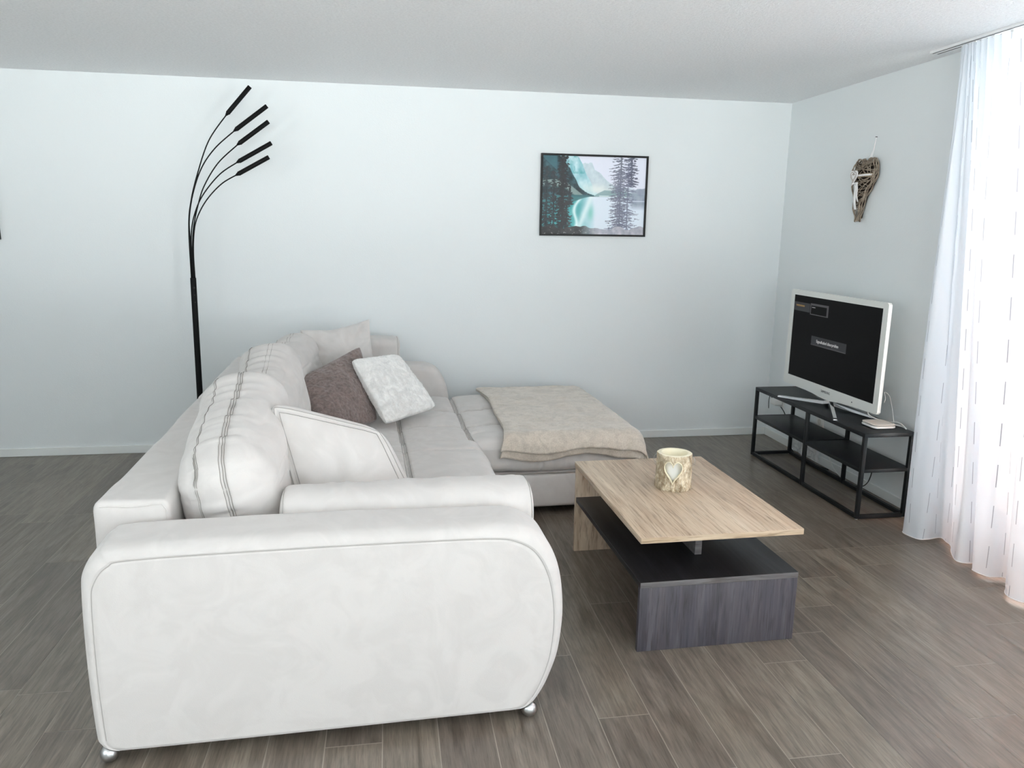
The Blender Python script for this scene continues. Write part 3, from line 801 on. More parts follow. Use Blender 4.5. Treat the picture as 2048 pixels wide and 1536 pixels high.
for sgn in (-1, 1):
    a0 = HDIR+sgn*math.radians(88); e1 = np.array([math.cos(a0), math.sin(a0), 0])
    wire = MB().tube([e1*0.073+e1*0.012*math.sin(t)+np.array([0, 0, 0.118+0.019*math.cos(t)]) for t in np.linspace(0.15, math.pi-0.1, 16)], 0.0010, 6)
    wire.build('wire_handle', M['satin_metal'], log, smooth=True)
M['frosted'] = mat('frosted_glass', (0.95, 0.955, 0.955), 0.35)
b_ = nodes(M['frosted'])[2]; b_.inputs['Transmission Weight'].default_value = 0.15
cup = MB().lathe((0, 0), [(0.044, 0.0), (0.0465, 0.004), (0.0485, 0.105), (0.0475, 0.107), (0.0462, 0.105), (0.044, 0.006), (0.001, 0.005)], 40).build('tealight_glass', M['frosted'], None, smooth='auto', loc=(LX, LY, LZ+0.0125))
tag(cup, 'frosted glass cup with white candle inside the log lantern', 'candle')
M['wax'] = mat('white_wax', (0.92, 0.91, 0.87), 0.5)
MB().cyl((0, 0), 0.0435, 0.007, 0.088, 36).build('candle', M['wax'], cup, smooth='auto')
MB().tube([(0, 0, 0.088), (0.001, 0, 0.095), (0.002, 0, 0.1)], 0.0009, 5).build('wick', M['cable_black'], cup)

# ---------------------------------------------------------------- TV stand
sx0, sx1, sy0, sy1, sh_ = 2.462, 2.755, 3.502, 4.722, 0.478
ts = thing('tv_stand', 'black metal open-frame TV bench with two shelves', 'tv stand', ((sx0+sx1)/2, (sy0+sy1)/2, 0))
ox, oy = (sx0+sx1)/2, (sy0+sy1)/2; t = 0.020
def sp(name, a, b, m=M['black_metal'], bev=0.0012): return part_box(name, (a[0]-ox, a[1]-oy, a[2]), (b[0]-ox, b[1]-oy, b[2]), m, ts, bev)
yp = [sy0, sy0+(sy1-sy0)*0.53-0.04, sy1-t]
yp = [sy0, 4.062, sy1-t]
for x in (sx0, sx1-t):
    for i, y in enumerate(yp): sp('leg', (x, y, 0.004), (x+t, y+t, sh_-0.022))
    for y0_, y1_ in ((sy0+t, yp[1]), (yp[1]+t, sy1-t)): sp('rail', (x, y0_, 0.004), (x+t, y1_, 0.004+t))
for y in (sy0, sy1-t): sp('rail', (sx0+t, y, 0.004), (sx1-t, y+t, 0.004+t))
sp('top_shelf', (sx0, sy0, sh_-0.022), (sx1, sy1, sh_), M['black_shelf'])
sp('middle_shelf', (sx0+0.001, sy0+t+0.0005, 0.262), (sx1-0.001, yp[1]-0.0005, 0.281), M['black_shelf'])
sp('middle_shelf', (sx0+0.001, yp[1]+t+0.0005, 0.262), (sx1-0.001, sy1-t-0.0005, 0.281), M['black_shelf'])
sp('rail', (sx0+t, sy0, 0.262), (sx1-t, sy0+t, 0.281)); sp('rail', (sx0+t, sy1-t, 0.262), (sx1-t, sy1, 0.281))
for x in (sx0+0.01, sx1-0.01):
    for y in (sy0+0.01, sy1-0.01): MB().cyl((x-ox, y-oy), 0.007, 0.0, 0.0042, 12).build('foot_pad', M['white_plastic'], ts)

# ---------------------------------------------------------------- television
TX = 2.600
tv = thing('television', 'white-framed flat television with dark screen standing on the bench', 'television', (TX, 4.11, 0.4785))
def tp(y, z, x=0.0): return (x, y-4.11, z-0.4785)
# housing: outline in (y,z), lower edge bows down towards the middle
yo0, yo1, zo0, zo1 = 3.618, 4.612, 0.556, 1.152
bot = [(yo0+0.01, 0.549), (3.70, 0.546), (3.86, 0.541), (3.98, 0.533), (4.06, 0.524), (4.12, 0.522), (4.18, 0.524), (4.26, 0.532), (4.38, 0.537), (4.54, 0.536), (yo1-0.004, 0.536)]
outl = [(yo0, 0.56)]+bot+[(yo1+0.004, 0.548), (yo1-0.006, 1.145), (yo1-0.016, zo1), (yo0+0.012, zo1), (yo0, 1.142)]
outl = outl[::-1]
ys0, ys1, zs0, zs1 = 3.662, 4.568, 0.598, 1.120
def frame_mesh(x0, x1, hole):
    bm = bmesh.new(); o3 = [bm.verts.new(tp(y, z, x0)) for y, z in outl]
    n = len(o3); me_ = bpy.data.meshes.new('housing')
    if hole:
        h3 = [bm.verts.new(tp(y, z, x0)) for y, z in ((ys0, zs0), (ys0, zs1), (ys1, zs1), (ys1, zs0))]
        E_ = [bm.edges.new((o3[i], o3[(i+1) % n])) for i in range(n)]+[bm.edges.new((h3[i], h3[(i+1) % 4])) for i in range(4)]
        bmesh.ops.triangle_fill(bm, edges=E_, use_beauty=True)
    else: bm.faces.new(o3)
    r = bmesh.ops.extrude_face_region(bm, geom=bm.faces[:]); vv = [g for g in r['geom'] if isinstance(g, bmesh.types.BMVert)]
    bmesh.ops.translate(bm, verts=vv, vec=(x1-x0, 0, 0)); bmesh.ops.recalc_face_normals(bm, faces=bm.faces); bm.to_mesh(me_); bm.free(); return me_
def raw(name, me_, m, parent):
    me_.materials.append(m); o = bpy.data.objects.new(name, me_); C.objects.link(o); o.parent = parent; return o
raw('bezel', frame_mesh(0.0, 0.012, True), M['tv_white'], tv)
raw('back_housing', frame_mesh(0.0145, 0.020, False), M['tv_white'], tv)
raw('side_trim', frame_mesh(0.0122, 0.0143, False), M['tv_edge'], tv)
P, Fc = rbox((0.012, 0.30, 0.20), 0.01, 2, 3); MB().add(P+np.array([0.0322, 0, 0.30]), Fc).build('electronics_bulge', M['tv_white'], tv, smooth='auto')
scr = MB().box(tp(ys0-0.002, zs0-0.002, 0.004), tp(ys1+0.002, zs1+0.002, 0.0115)).build('screen', M['screen'], tv)
def overlay(name, y0_, y1_, z0_, z1_, m, x=0.0036):   # y0 is the picture-left (far) side
    return MB().box(tp(y1_, z0_, x-0.0003), tp(y0_, z1_, x+0.0003)).build(name, m, scr)
def sy(a): return ys1-(ys1-ys0)*a      # 0 = left of the screen as watched
def sz(b): return zs1-(zs1-zs0)*b
ov = overlay('menu_band', sy(0.005), sy(0.21), sz(0.19), sz(0.085), M['scr_box'])
MB().box(tp(sy(0.14), sz(0.135), 0.0029), tp(sy(0.03), sz(0.115), 0.0033)).build('menu_mark', M['scr_orange'], scr)
fm = MB()
for a_, b_2, c_, d_ in ((0.215, 0.435, 0.075, 0.10), (0.215, 0.435, 0.20, 0.21), (0.215, 0.225, 0.10, 0.20), (0.415, 0.435, 0.10, 0.20)):
    fm.box(tp(sy(b_2), sz(d_), 0.0030), tp(sy(a_), sz(c_), 0.0035))
fm.build('menu_box', M['scr_line'], scr)
MB().box(tp(sy(0.275), sz(0.125), 0.0030), tp(sy(0.235), sz(0.118), 0.0034)).build('menu_mark', M['scr_text'], scr)
overlay('message_box', sy(0.26), sy(0.67), sz(0.555), sz(0.455), M['scr_box'])
overlay('message_line', sy(0.26), sy(0.67), sz(0.563), sz(0.553), M['scr_line'], 0.0030)
def text(name, body_, size, loc, m, parent, depth=0.0004):
    cu_ = bpy.data.curves.new(name, 'FONT'); cu_.body = body_; cu_.size = size; cu_.extrude = depth; cu_.align_x = 'CENTER'; cu_.align_y = 'CENTER'
    ob = bpy.data.objects.new(name, cu_); C.objects.link(ob); ob.data.materials.append(m)
    bpy.context.view_layer.update(); me_ = bpy.data.meshes.new_from_object(ob.evaluated_get(bpy.context.evaluated_depsgraph_get()))
    bpy.data.objects.remove(ob); ob = bpy.data.objects.new(name, me_); C.objects.link(ob)
    ob.parent = parent; ob.location = loc; ob.rotation_euler = (math.radians(90), 0, math.radians(-90)); return ob
text('message_text', 'Signalkabel \u00fcberpr\u00fcfen', 0.026, tp(sy(0.455), sz(0.508), 0.0028), M['scr_text'], scr)
text('maker_lettering', 'SAMSUNG', 0.021, tp(4.118, 0.566, -0.0006), M['print_logo'], tv)
MB().tube([tp(3.85, 0.566, 0.001), tp(3.85, 0.566, -0.001)], 0.004, 12).build('power_light', M['print_logo'], tv)
# chrome four-star foot
CXr, CYr = 0.018, -0.030
neck = MB().box((CXr-0.012, CYr-0.022, 0.012), (CXr+0.012, CYr+0.022, 0.072), 0, 0.004).build('stand_neck', M['chrome'], tv, smooth='auto')
for (dx, dy, L_2) in ((-0.142, 0.295, 1), (-0.137, -0.33, 1), (0.120, -0.300, 1), (0.120, 0.29, 1)):
    p0 = np.array([CXr, CYr, 0.028]); p1 = np.array([dx, dy, 0.007]); d_ = (p1-p0); nrm_ = np.array([-d_[1], d_[0], 0]); nrm_ /= np.linalg.norm(nrm_)
    rows = []
    for f, w_, hh_, z_ in ((0, 0.014, 0.020, 0.050), (0.12, 0.014, 0.018, 0.036), (0.5, 0.013, 0.014, 0.024), (0.95, 0.0125, 0.010, 0.0125), (1.0, 0.011, 0.008, 0.010)):
        c_ = p0+d_*f; rows.append([c_-nrm_*w_+np.array([0, 0, z_-c_[2]-hh_]), c_+nrm_*w_+np.array([0, 0, z_-c_[2]-hh_]), c_+nrm_*w_*0.75+np.array([0, 0, z_-c_[2]]), c_-nrm_*w_*0.75+np.array([0, 0, z_-c_[2]])])
    V = np.array(rows).reshape(-1, 3); V[:, 2] = np.maximum(V[:, 2], 0.0015); Fc = [(3, 2, 1, 0)]
    for i in range(4):
        for k in range(4): Fc.append((i*4+k, i*4+(k+1) % 4, (i+1)*4+(k+1) % 4, (i+1)*4+k))
    Fc.append((16, 17, 18, 19)); MB().add(V, Fc).build('stand_leg', M['chrome'], tv)

# ---------------------------------------------------------------- router
rt = thing('wifi_router', 'rounded white wifi box lying on the right end of the bench', 'router', (2.632, 3.640, 0.4785))
P, Fc = rbox((0.068, 0.068, 0.0085), (0.03, 0.03, 0.006), 6, 6); MB().add(P+np.array([0, 0, 0.0085]), Fc).build('base', M['white_plastic'], rt, smooth=True)
P, Fc = rbox((0.067, 0.067, 0.0045), (0.03, 0.03, 0.004), 6, 6); MB().add(P+np.array([0, 0, 0.0212]), Fc).build('lid', M['warm_plastic'], rt, smooth=True)

# ---------------------------------------------------------------- cables and wall sockets
def cable(pts, r, m, name, label):
    o = MB().tube(catmull(pts, 12), r, 8).build(name, m, None, smooth=True); return tag(o, label, 'cable')
cable([(2.700, 3.655, 0.487), (2.735, 3.63, 0.484), (2.748, 3.59, 0.484), (2.737, 3.555, 0.484), (2.742, 3.62, 0.50), (2.735, 3.70, 0.486), (2.700, 3.745, 0.49), (2.66, 3.77, 0.51), (2.652, 3.765, 0.545), (2.66, 3.74, 0.56)], 0.0035, M['white_plastic'], 'white_cable', 'thick white cable looped behind the wifi box up to the television')
cable([(2.705, 3.62, 0.487), (2.74, 3.66, 0.486), (2.765, 3.72, 0.55), (2.76, 3.75, 0.62), (2.72, 3.74, 0.645), (2.70, 3.70, 0.62), (2.68, 3.68, 0.60)], 0.0016, M['white_plastic'], 'white_cable', 'thin white cable arching behind the television corner')
cable([(2.77, 4.92, 0.285), (2.775, 4.86, 0.24), (2.775, 4.80, 0.14), (2.772, 4.75, 0.05), (2.772, 4.70, 0.012), (2.775, 4.55, 0.008), (2.775, 4.40, 0.01), (2.79, 4.30, 0.012)], 0.0035, M['cable_black'], 'black_cable', 'black cable hanging behind the left end of the bench')
cable([(2.79, 4.36, 0.16), (2.788, 4.30, 0.09), (2.782, 4.22, 0.035), (2.778, 4.10, 0.010), (2.778, 3.98, 0.006), (2.778, 3.92, 0.008)], 0.0035, M['white_plastic'], 'white_cable', 'white cable running down the wall behind the bench')
cable([(2.782, 4.05, 0.007), (2.782, 3.97, 0.012), (2.782, 3.90, 0.05), (2.780, 3.86, 0.12), (2.780, 3.84, 0.25)], 0.003, M['cable_black'], 'black_cable', 'black cable curving up behind the right half of the bench')
def socket(y, z, label):
    s = thing('wall_socket', label, 'socket', (W, y, z), 0, 'wall sockets behind the bench')
    P, Fc = rbox((0.005, 0.043, 0.043), 0.004, 2, 3); pl = MB().add(P+np.array([-0.005, 0, 0]), Fc).build('cover_plate', M['white_plastic'], s, smooth='auto')
    MB().tube([(-0.0102, 0, 0), (-0.0106, 0, 0)], 0.02, 20).build('socket_face', M['warm_plastic'], s)
    return s
socket(5.02, 0.30, 'white wall socket nearest the room corner, beside the bench')
socket(4.50, 0.28, 'white wall socket behind the bench')
pg = thing('power_adapter', 'white power adapter plugged in beside the left end of the bench', 'adapter', (W-0.011, 5.02, 0.30))
P, Fc = rbox((0.030, 0.038, 0.022), 0.008, 3, 3); MB().add(P+np.array([-0.031, 0, 0]), Fc).build('body', M['white_plastic'], pg, smooth=True)
MB().tube(catmull([(-0.045, 0.03, 0.015), (-0.055, 0.05, 0.035), (-0.06, 0.055, 0.0), (-0.06, 0.05, -0.06)], 8), 0.0025, 6).build('cord', M['cable_black'], pg, smooth=True)
# crumpled clear bag of spare cable behind the bench
M['plastic_bag'] = mat('cloudy_polythene', (0.9, 0.9, 0.9), 0.25); nodes(M['plastic_bag'])[2].inputs['Alpha'].default_value = 0.55
def bagfn(P, N):
    return P+N*(0.012*noise3(P*28, 3)+0.007*noise3(P*60, 4))[:, None]
P, Fc = rbox((0.016, 0.16, 0.08), 0.015, (4, 40, 24), 3, bagfn)
o = MB().add(P, Fc).build('plastic_bag', M['plastic_bag'], None, smooth=False, loc=(W-0.0395, 4.60, 0.105)); tag(o, 'crumpled clear plastic bag behind the bench by the wall', 'bag')

# ---------------------------------------------------------------- floor lamp
lamp = thing('arc_floor_lamp', 'tall black floor lamp with five curved arms behind the sofa', 'floor lamp', (-1.19, 5.0, 0))
LB = np.array([-1.19, 5.0, 0.0])
MB().lathe((0, 0), [(0.14, 0.0), (0.142, 0.006), (0.14, 0.016), (0.12, 0.02), (0.02, 0.022)], 48).build('base', M['lamp_black'], lamp, smooth='auto')
pole = MB().tube([(-0.012, 0, 0.0222), (0.0, 0, 1.180)], 0.0185, 20, rr=[0.0185, 0.0175]).build('pole', M['lamp_black'], lamp, smooth='auto')
for z in (1.03, 1.075, 1.12): MB().tube([(0.006, -0.0165, z), (0.006, -0.0195, z)], 0.003 if z < 1.1 else 0.006, 10).build('screw', M['black_metal'], pole)
rods = [[(-0.937, 5.02, 2.16), (-1.05, 5.016, 2.003), (-1.128, 5.012, 1.803), (-1.175, 5.008, 1.639), (-1.196, 5.004, 1.487), (-1.2, 5.0, 1.178)],
        [(-0.887, 4.98, 2.065), (-1.009, 4.983, 1.958), (-1.096, 4.987, 1.839), (-1.155, 4.99, 1.689), (-1.187, 4.993, 1.538), (-1.191, 4.996, 1.40), (-1.194, 5.006, 1.178)],
        [(-0.867, 4.95, 1.983), (-0.991, 4.958, 1.871), (-1.08, 4.967, 1.739), (-1.125, 4.975, 1.627), (-1.163, 4.983, 1.488), (-1.181, 4.992, 1.34), (-1.187, 4.994, 1.178)],
        [(-0.884, 5.0, 1.883), (-0.997, 5.0, 1.805), (-1.103, 5.0, 1.678), (-1.157, 5.0, 1.564), (-1.181, 5.0, 1.462), (-1.189, 5.0, 1.334), (-1.183, 5.004, 1.178)],
        [(-0.88, 4.93, 1.804), (-0.977, 4.942, 1.747), (-1.07, 4.953, 1.652), (-1.132, 4.965, 1.551), (-1.160, 4.977, 1.462), (-1.175, 4.988, 1.334), (-1.178, 4.996, 1.178)]]
heads = [(-0.795, 5.02, 2.323), (-0.696, 4.98, 2.21), (-0.687, 4.95, 2.117), (-0.683, 5.0, 1.999), (-0.692, 4.93, 1.91)]
for rd, hd in zip(rods, heads):
    P = catmull(rd, 10)-LB; arm = MB().tube(P, 0.0038, 8).build('arm', M['lamp_black'], lamp, smooth=True)
    a_ = np.array(rd[0])-LB; b_ = np.array(hd)-LB; d_ = (b_-a_)/np.linalg.norm(b_-a_)
    MB().tube([a_-d_*0.012, a_, a_+d_*0.006, a_+d_*0.008, b_-d_*0.002, b_], 0.017, 18, rr=[0.004, 0.009, 0.0105, 0.0132, 0.0132, 0.0115]).build('lamp_head', M['lamp_black'], arm, smooth='auto')

# ---------------------------------------------------------------- framed lake print
M['frame_black'] = mat('black_frame', (0.03, 0.028, 0.028), 0.4, spec=0.25)
M['print'] = mat('lake_print', (0.5, 0.5, 0.5), 0.3, spec=0.25, coat=0.12)
N_, L_, B_ = nodes(M['print']); at = N_.new('ShaderNodeAttribute'); at.attribute_name = 'ink'; L_.new(at.outputs['Color'], B_.inputs['Base Color'])
B_.inputs['Coat Roughness'].default_value = 0.05
def lake_colours(nx, ny):
    X, Y = np.meshgrid(np.linspace(0, 1, nx), np.linspace(0, 1, ny), indexing='ij'); x = X.ravel(); y = Y.ravel()
    def nz(fx, fy, s): return noise3(np.stack([x*fx, y*fy, np.full(x.size, s*1.7)], 1), s)
    def fb(fx, fy, s): return nz(fx, fy, s)+0.5*nz(fx*2, fy*2, s+1)+0.25*nz(fx*4, fy*4, s+2)
    c = np.tile(np.array([0.88, 0.89, 0.94]), (x.size, 1))
    def put(mask, col, a=1.0):
        mk = np.clip(mask, 0, 1)[:, None]*a; col = np.asarray(col); c[:] = c*(1-mk)+col*mk
    def step(v, w=0.006): return np.clip(v/w+0.5, 0, 1)
    def lerp(pts): 
        P = np.array(pts); return np.interp(x, P[:, 0], P[:, 1])
    # far peaks
    r2 = lerp([(0.35, 0.9), (0.42, 0.925), (0.47, 0.915), (0.50, 0.83), (0.55, 0.80), (0.62, 0.70), (0.72, 0.6), (0.85, 0.62), (1, 0.86)])+0.012*fb(30, 1, 2)
    put(step(r2-y)*step(y-0.5)*step(0.85-x, .1), np.stack([0.74+0.07*fb(18, 12, 5), 0.80+0.06*fb(18, 12, 5), 0.83+0.05*fb(18, 12, 5)], 1))
    r1 = lerp([(0.2, 1.1), (0.345, 0.99), (0.38, 0.9), (0.42, 0.78), (0.47, 0.66), (0.5, 0.56), (0.55, 0.52), (1, 0.5)])+0.01*fb(40, 1, 9)
    k = fb(22, 9, 11); put(step(r1-y)*step(y-0.5), np.stack([0.62+0.16*k, 0.79+0.09*k, 0.82+0.08*k], 1))
    put(step(r1-y)*step(y-0.78)*np.clip(fb(30, 14, 15), 0, 1), (0.30, 0.60, 0.62), 0.8)
    # mist towards the valley
    put(np.exp(-((y-0.58)/0.07)**2)*np.exp(-((x-0.52)/0.16)**2), (0.90, 0.92, 0.90), 0.8)
    # lake
    put(step(0.505-y), (0.86, 0.90, 0.94))
    tl = np.clip((0.52-x)/0.2+0.15*fb(5, 3, 20), 0, 1)*step(0.5-y); put(tl, np.stack([0.25+0.1*k, 0.62+0.06*k, 0.63+0.06*k], 1))
    st_ = np.exp(-((x-0.36-(0.45-y)*-0.16-0.03*np.sin(y*14))/0.018)**2)*step(0.47-y); put(st_, (0.88, 0.95, 0.95), 0.9)
    put(np.exp(-((x-0.47)/0.03)**2)*np.exp(-((y-0.28)/0.10)**2), (0.42, 0.74, 0.69), 0.7)
    put(np.exp(-((x-0.46-(0.45-y)*-0.28)/0.03)**2)*step(0.5-y), (0.93, 0.96, 0.96), 0.7)
    # dark slopes on the left and their reflection
    sl = lerp([(0, 1.2), (0.12, 1.02), (0.2, 0.96), (0.26, 0.84), (0.31, 0.72), (0.35, 0.62), (0.40, 0.555), (0.47, 0.515), (0.5, 0.5), (1, 0.4)])+0.008*fb(50, 1, 30)
    kk = fb(26, 18, 31); put(step(sl-y)*step(y-0.49), np.stack([0.13+0.10*kk, 0.25+0.12*kk, 0.28+0.12*kk], 1))
    put(step(y-(0.98-1.2*x))*step(0.14-x, .02)*step(y-0.8), (0.24, 0.42, 0.46), 0.8)
    bl = lerp([(0.2, 0.70), (0.40, 0.50), (1, 0.3)]); put(step(bl-y, .01)*step(y-bl+0.09, .03)*step(y-0.5)*step(0.42-x), (0.55, 0.62, 0.60), 0.85)
    rf = lerp([(0, 0.2), (0.3, 0.42), (0.40, 0.47), (0.5, 0.503), (1, 0.51)]); put(step(y-rf, .01)*step(0.51-y)*step(0.5-x), (0.20, 0.40, 0.42), 0.85)
    hr = lerp([(0, 0.4), (0.5, 0.50), (0.54, 0.535), (0.60, 0.575), (0.70, 0.57), (1, 0.52)]); put(step(hr-y)*step(y-0.49)*step(x-0.5), (0.52, 0.63, 0.64), 0.85)
    put(np.exp(-((y-0.50)/0.006)**2)*step(x-0.55), (0.93, 0.97, 0.97), 0.8)
    hh = 0.60+0.015*fb(20, 1, 35); put(step(hh-y)*step(y-0.36, .08)*step(x-0.86, .04), np.stack([0.57+0.06*k, 0.61+0.06*k, 0.67+0.05*k], 1), 0.9)
    put(np.exp(-((y-0.44)/0.005)**2)*step(x-0.88), (0.92, 0.94, 0.97), 0.8)
    # conifers: drooping branches, level by level
    def tree(cx, w0, w1, top_, col, n_lv, s, al=1.0, bot_=0.05, thick=0.012, lean=0.0, droop=0.45):
        rg_ = np.random.default_rng(s); m_ = np.zeros(x.size); j1 = 0.010*nz(55, 55, s); tex = fb(70, 60, s+3)
        cxl = cx+lean*(top_-y)
        for lv in range(n_lv):
            f = (lv+rg_.uniform(-0.3, 0.3))/n_lv; yk = top_-(top_-bot_)*f; L = (w0+(w1-w0)*f)
            for sd in (-1, 1):
                Lk = L*rg_.uniform(0.55, 1.15); dr = droop*rg_.uniform(0.5, 1.4); dx = (x-cxl)*sd
                e = np.abs(y-(yk-dr*dx+0.9*dx*dx/(Lk+1e-3)*dr*0.5)+j1); tk = thick*(1.25-dx/Lk)
                m_ = np.maximum(m_, np.clip((tk-e)/0.006+0.5, 0, 1)*(dx > -0.004)*(dx < Lk))
        m_ = m_*np.clip((tex+0.55)*2.5, 0, 1)
        trunk = np.clip((0.006-np.abs(x-cxl))/0.003+0.5, 0, 1)*(y < top_)*(y > bot_)
        colr = np.asarray(col)[None, :]+0.07*tex[:, None]
        put(np.maximum(m_, trunk), colr, al)
    tree(0.04, 0.05, 0.09, 0.86, (0.13, 0.18, 0.20), 26, 41, thick=0.016)
    tree(0.11, 0.03, 0.09, 0.80, (0.12, 0.15, 0.17), 26, 47, thick=0.016)
    tree(0.20, 0.045, 0.10, 1.12, (0.075, 0.085, 0.105), 44, 44, bot_=0.0, thick=0.017)
    tree(0.19, 0.035, 0.08, 0.95, (0.10, 0.115, 0.13), 30, 45, bot_=0.0, thick=0.016)
    tree(0.265, 0.01, 0.05, 0.62, (0.09, 0.12, 0.14), 14, 50, bot_=0.38, thick=0.014)
    tree(0.235, 0.03, 0.07, 0.40, (0.09, 0.11, 0.12), 16, 54, bot_=0.0, thick=0.012)
    put(step(0.24-y, .02)*step(0.15-x, .02)*np.clip(fb(22, 16, 52)+0.1, 0, 1), (0.20, 0.62, 0.62), 0.85)
    tree(0.04, 0.05, 0.07, 0.26, (0.10, 0.12, 0.14), 8, 53, bot_=0.0)
    tree(0.755, 0.10, 0.14, 1.15, (0.36, 0.37, 0.43), 34, 55, 0.85, thick=0.011)
    tree(0.735, 0.06, 0.10, 0.80, (0.45, 0.46, 0.53), 24, 56, 0.8, thick=0.013)
    tree(0.86, 0.07, 0.07, 1.08, (0.25, 0.26, 0.33), 16, 58, 0.85, bot_=0.62, thick=0.014)
    tree(0.83, 0.04, 0.13, 0.92, (0.42, 0.43, 0.51), 30, 61, 0.8, thick=0.009)
    # rocks at the bottom
    rk = 0.09+0.025*fb(12, 1, 70); kr = fb(30, 20, 71); left = np.clip((0.62-x)/0.25, 0, 1)
    put(step(rk-y)*left, np.stack([0.15+0.07*kr, 0.155+0.07*kr, 0.16+0.07*kr], 1)); put(step(rk-y)*(1-left), np.stack([0.68+0.1*kr, 0.68+0.09*kr, 0.72+0.08*kr], 1))
    put(step(rk-0.02-y)*np.clip((fb(60, 60, 80)-0.75)*4, 0, 1)*left, (0.75, 0.74, 0.74), 0.8)
    return np.clip(c, 0, 1)
def picture(label, x0, x1, z0, z1, painted=True):
    pc = thing('framed_picture', label, 'picture', ((x0+x1)/2, D, (z0+z1)/2)); w, h = (x1-x0)/2, (z1-z0)/2; f = 0.013
    fr = MB(); fr.box((-w, -0.022, -h), (w, -0.001, -h+f)); fr.box((-w, -0.022, h-f), (w, -0.001, h)); fr.box((-w, -0.022, -h+f), (-w+f, -0.001, h-f)); fr.box((w-f, -0.022, -h+f), (w, -0.001, h-f))
    fr.build('frame', M['frame_black'], pc)
    if painted:
        nx, ny = 330, 240; gx, gz = np.meshgrid(np.linspace(-w+f, w-f, nx), np.linspace(-h+f, h-f, ny), indexing='ij')
        P = np.stack([gx, np.full(gx.shape, -0.012), gz], -1); o = MB().grid(P).build('print', M['print'], pc, recalc=False)
        col = lake_colours(nx, ny); ca_ = o.data.color_attributes.new('ink', 'FLOAT_COLOR', 'POINT')
        arr_ = np.ones((len(col), 4)); arr_[:, :3] = lin(col); ca_.data.foreach_set('color', arr_.ravel())
        back = MB().box((-w+f, -0.010, -h+f), (w-f, -0.002, h-f)).build('backing', M['frame_black'], pc)
    else:
        MB().box((-w+f, -0.012, -h+f), (w-f, -0.002, h-f)).build('print', M['white_plastic'], pc)
picture('black-framed mountain lake print on the far wall', 1.038, 1.7915, 1.466, 2.011)
picture('black picture frame cut off by the left edge of the view', -3.111, -2.356, 1.397, 1.942, False)

# ---------------------------------------------------------------- wicker heart on the right wall
wh = thing('wicker_heart', 'grey-brown wicker heart with ribbon hanging on the right wall', 'wall decoration', (W, 4.25, 1.80))
M['wicker'] = wood('weathered_willow', [(0.3, (0.40, 0.35, 0.30)), (0.5, (0.58, 0.53, 0.47)), (0.75, (0.74, 0.70, 0.63))], 2, 60, 0.4, 0.8)
M['ribbon'] = mat('white_ribbon', (0.93, 0.92, 0.92), 0.6)
M['jute'] = mat('jute_band', (0.62, 0.56, 0.47), 0.85)
ol = [(4.222, 1.905), (4.19, 1.938), (4.165, 1.930), (4.150, 1.905), (4.143, 1.87), (4.150, 1.835), (4.170, 1.80), (4.195, 1.765), (4.225, 1.725), (4.245, 1.68), (4.262, 1.63), (4.272, 1.583),
      (4.290, 1.60), (4.305, 1.65), (4.318, 1.70), (4.330, 1.76), (4.345, 1.81), (4.352, 1.86), (4.340, 1.905), (4.315, 1.935), (4.285, 1.94), (4.255, 1.925)]
OLc = np.array([(y-4.25, z-1.80) for y, z in ol]); OLs = catmull(OLc, 6, True)
rg = np.random.default_rng(5); wk = MB()
for q in range(6):   # twig ring
    jit = rg.normal(0, 0.0035, (len(OLc), 2)); C2 = catmull(OLc+jit, 6, True); dxx = rg.uniform(-0.045, -0.014)
    wk.tube([(dxx+0.004*math.sin(i*0.5+q), p[0], p[1]) for i, p in enumerate(C2)], 0.0034, 6, closed=True)
n_ = len(OLs)
for q in range(120):  # woven twigs bent across the front, bulging away from the wall
    i = rg.integers(0, n_); zi = OLs[i]
    j = (i+rg.integers(n_//5, n_//2)) % n_; zj = OLs[j]
    if abs(zi[1]-zj[1]) > 0.13: continue
    bulge = 0.004+0.10*np.linalg.norm(zi-zj)
    pp = [(-0.030-bulge*math.sin(math.pi*t_), zi[0]+(zj[0]-zi[0])*t_+0.006*math.sin(t_*6+q), zi[1]+(zj[1]-zi[1])*t_-0.012*math.sin(math.pi*t_)) for t_ in np.linspace(0, 1, 10)]
    wk.tube(pp, rg.uniform(0.0018, 0.003), 5)
wk.build('wicker_body', M['wicker'], wh, smooth=True)
M['gap_shade'] = mat('gap_shade_brown', (0.20, 0.16, 0.13), 0.9)  # dark brown plate behind the weave, paints the shade in its gaps
cc_ = OLs.mean(0); Q = cc_+(OLs-cc_)*0.93; n2_ = len(Q)
MB().add([(-0.020, p[0], p[1]) for p in Q]+[(-0.006, p[0], p[1]) for p in Q], [tuple(range(n2_)), tuple(range(2*n2_-1, n2_-1, -1))]+[(i, n2_+i, n2_+(i+1) % n2_, (i+1) % n2_) for i in range(n2_)]).build('gap_shade_plate', M['gap_shade'], wh)
mbn = MB(); rows = [[(-0.040-0.014*math.sin(math.pi*t_), -0.100+0.20*t_, 0.046+dz) for t_ in np.linspace(0.0, 1.0, 24)] for dz in (-0.011, 0.011)]
mbn.grid(np.array(rows)); o = mbn.build('jute_band', M['jute'], wh, smooth=True); so = o.modifiers.new('s', 'SOLIDIFY'); so.thickness = 0.002
mbn = MB(); rows = [[(-0.0425-0.014*math.sin(math.pi*t_), -0.100+0.20*t_, 0.046+dz) for t_ in np.linspace(0.05, 0.72, 20)] for dz in (-0.004, 0.006)]
mbn.grid(np.array(rows)); o = mbn.build('text_ribbon', M['ribbon'], wh, smooth=True); so = o.modifiers.new('s', 'SOLIDIFY'); so.thickness = 0.0015
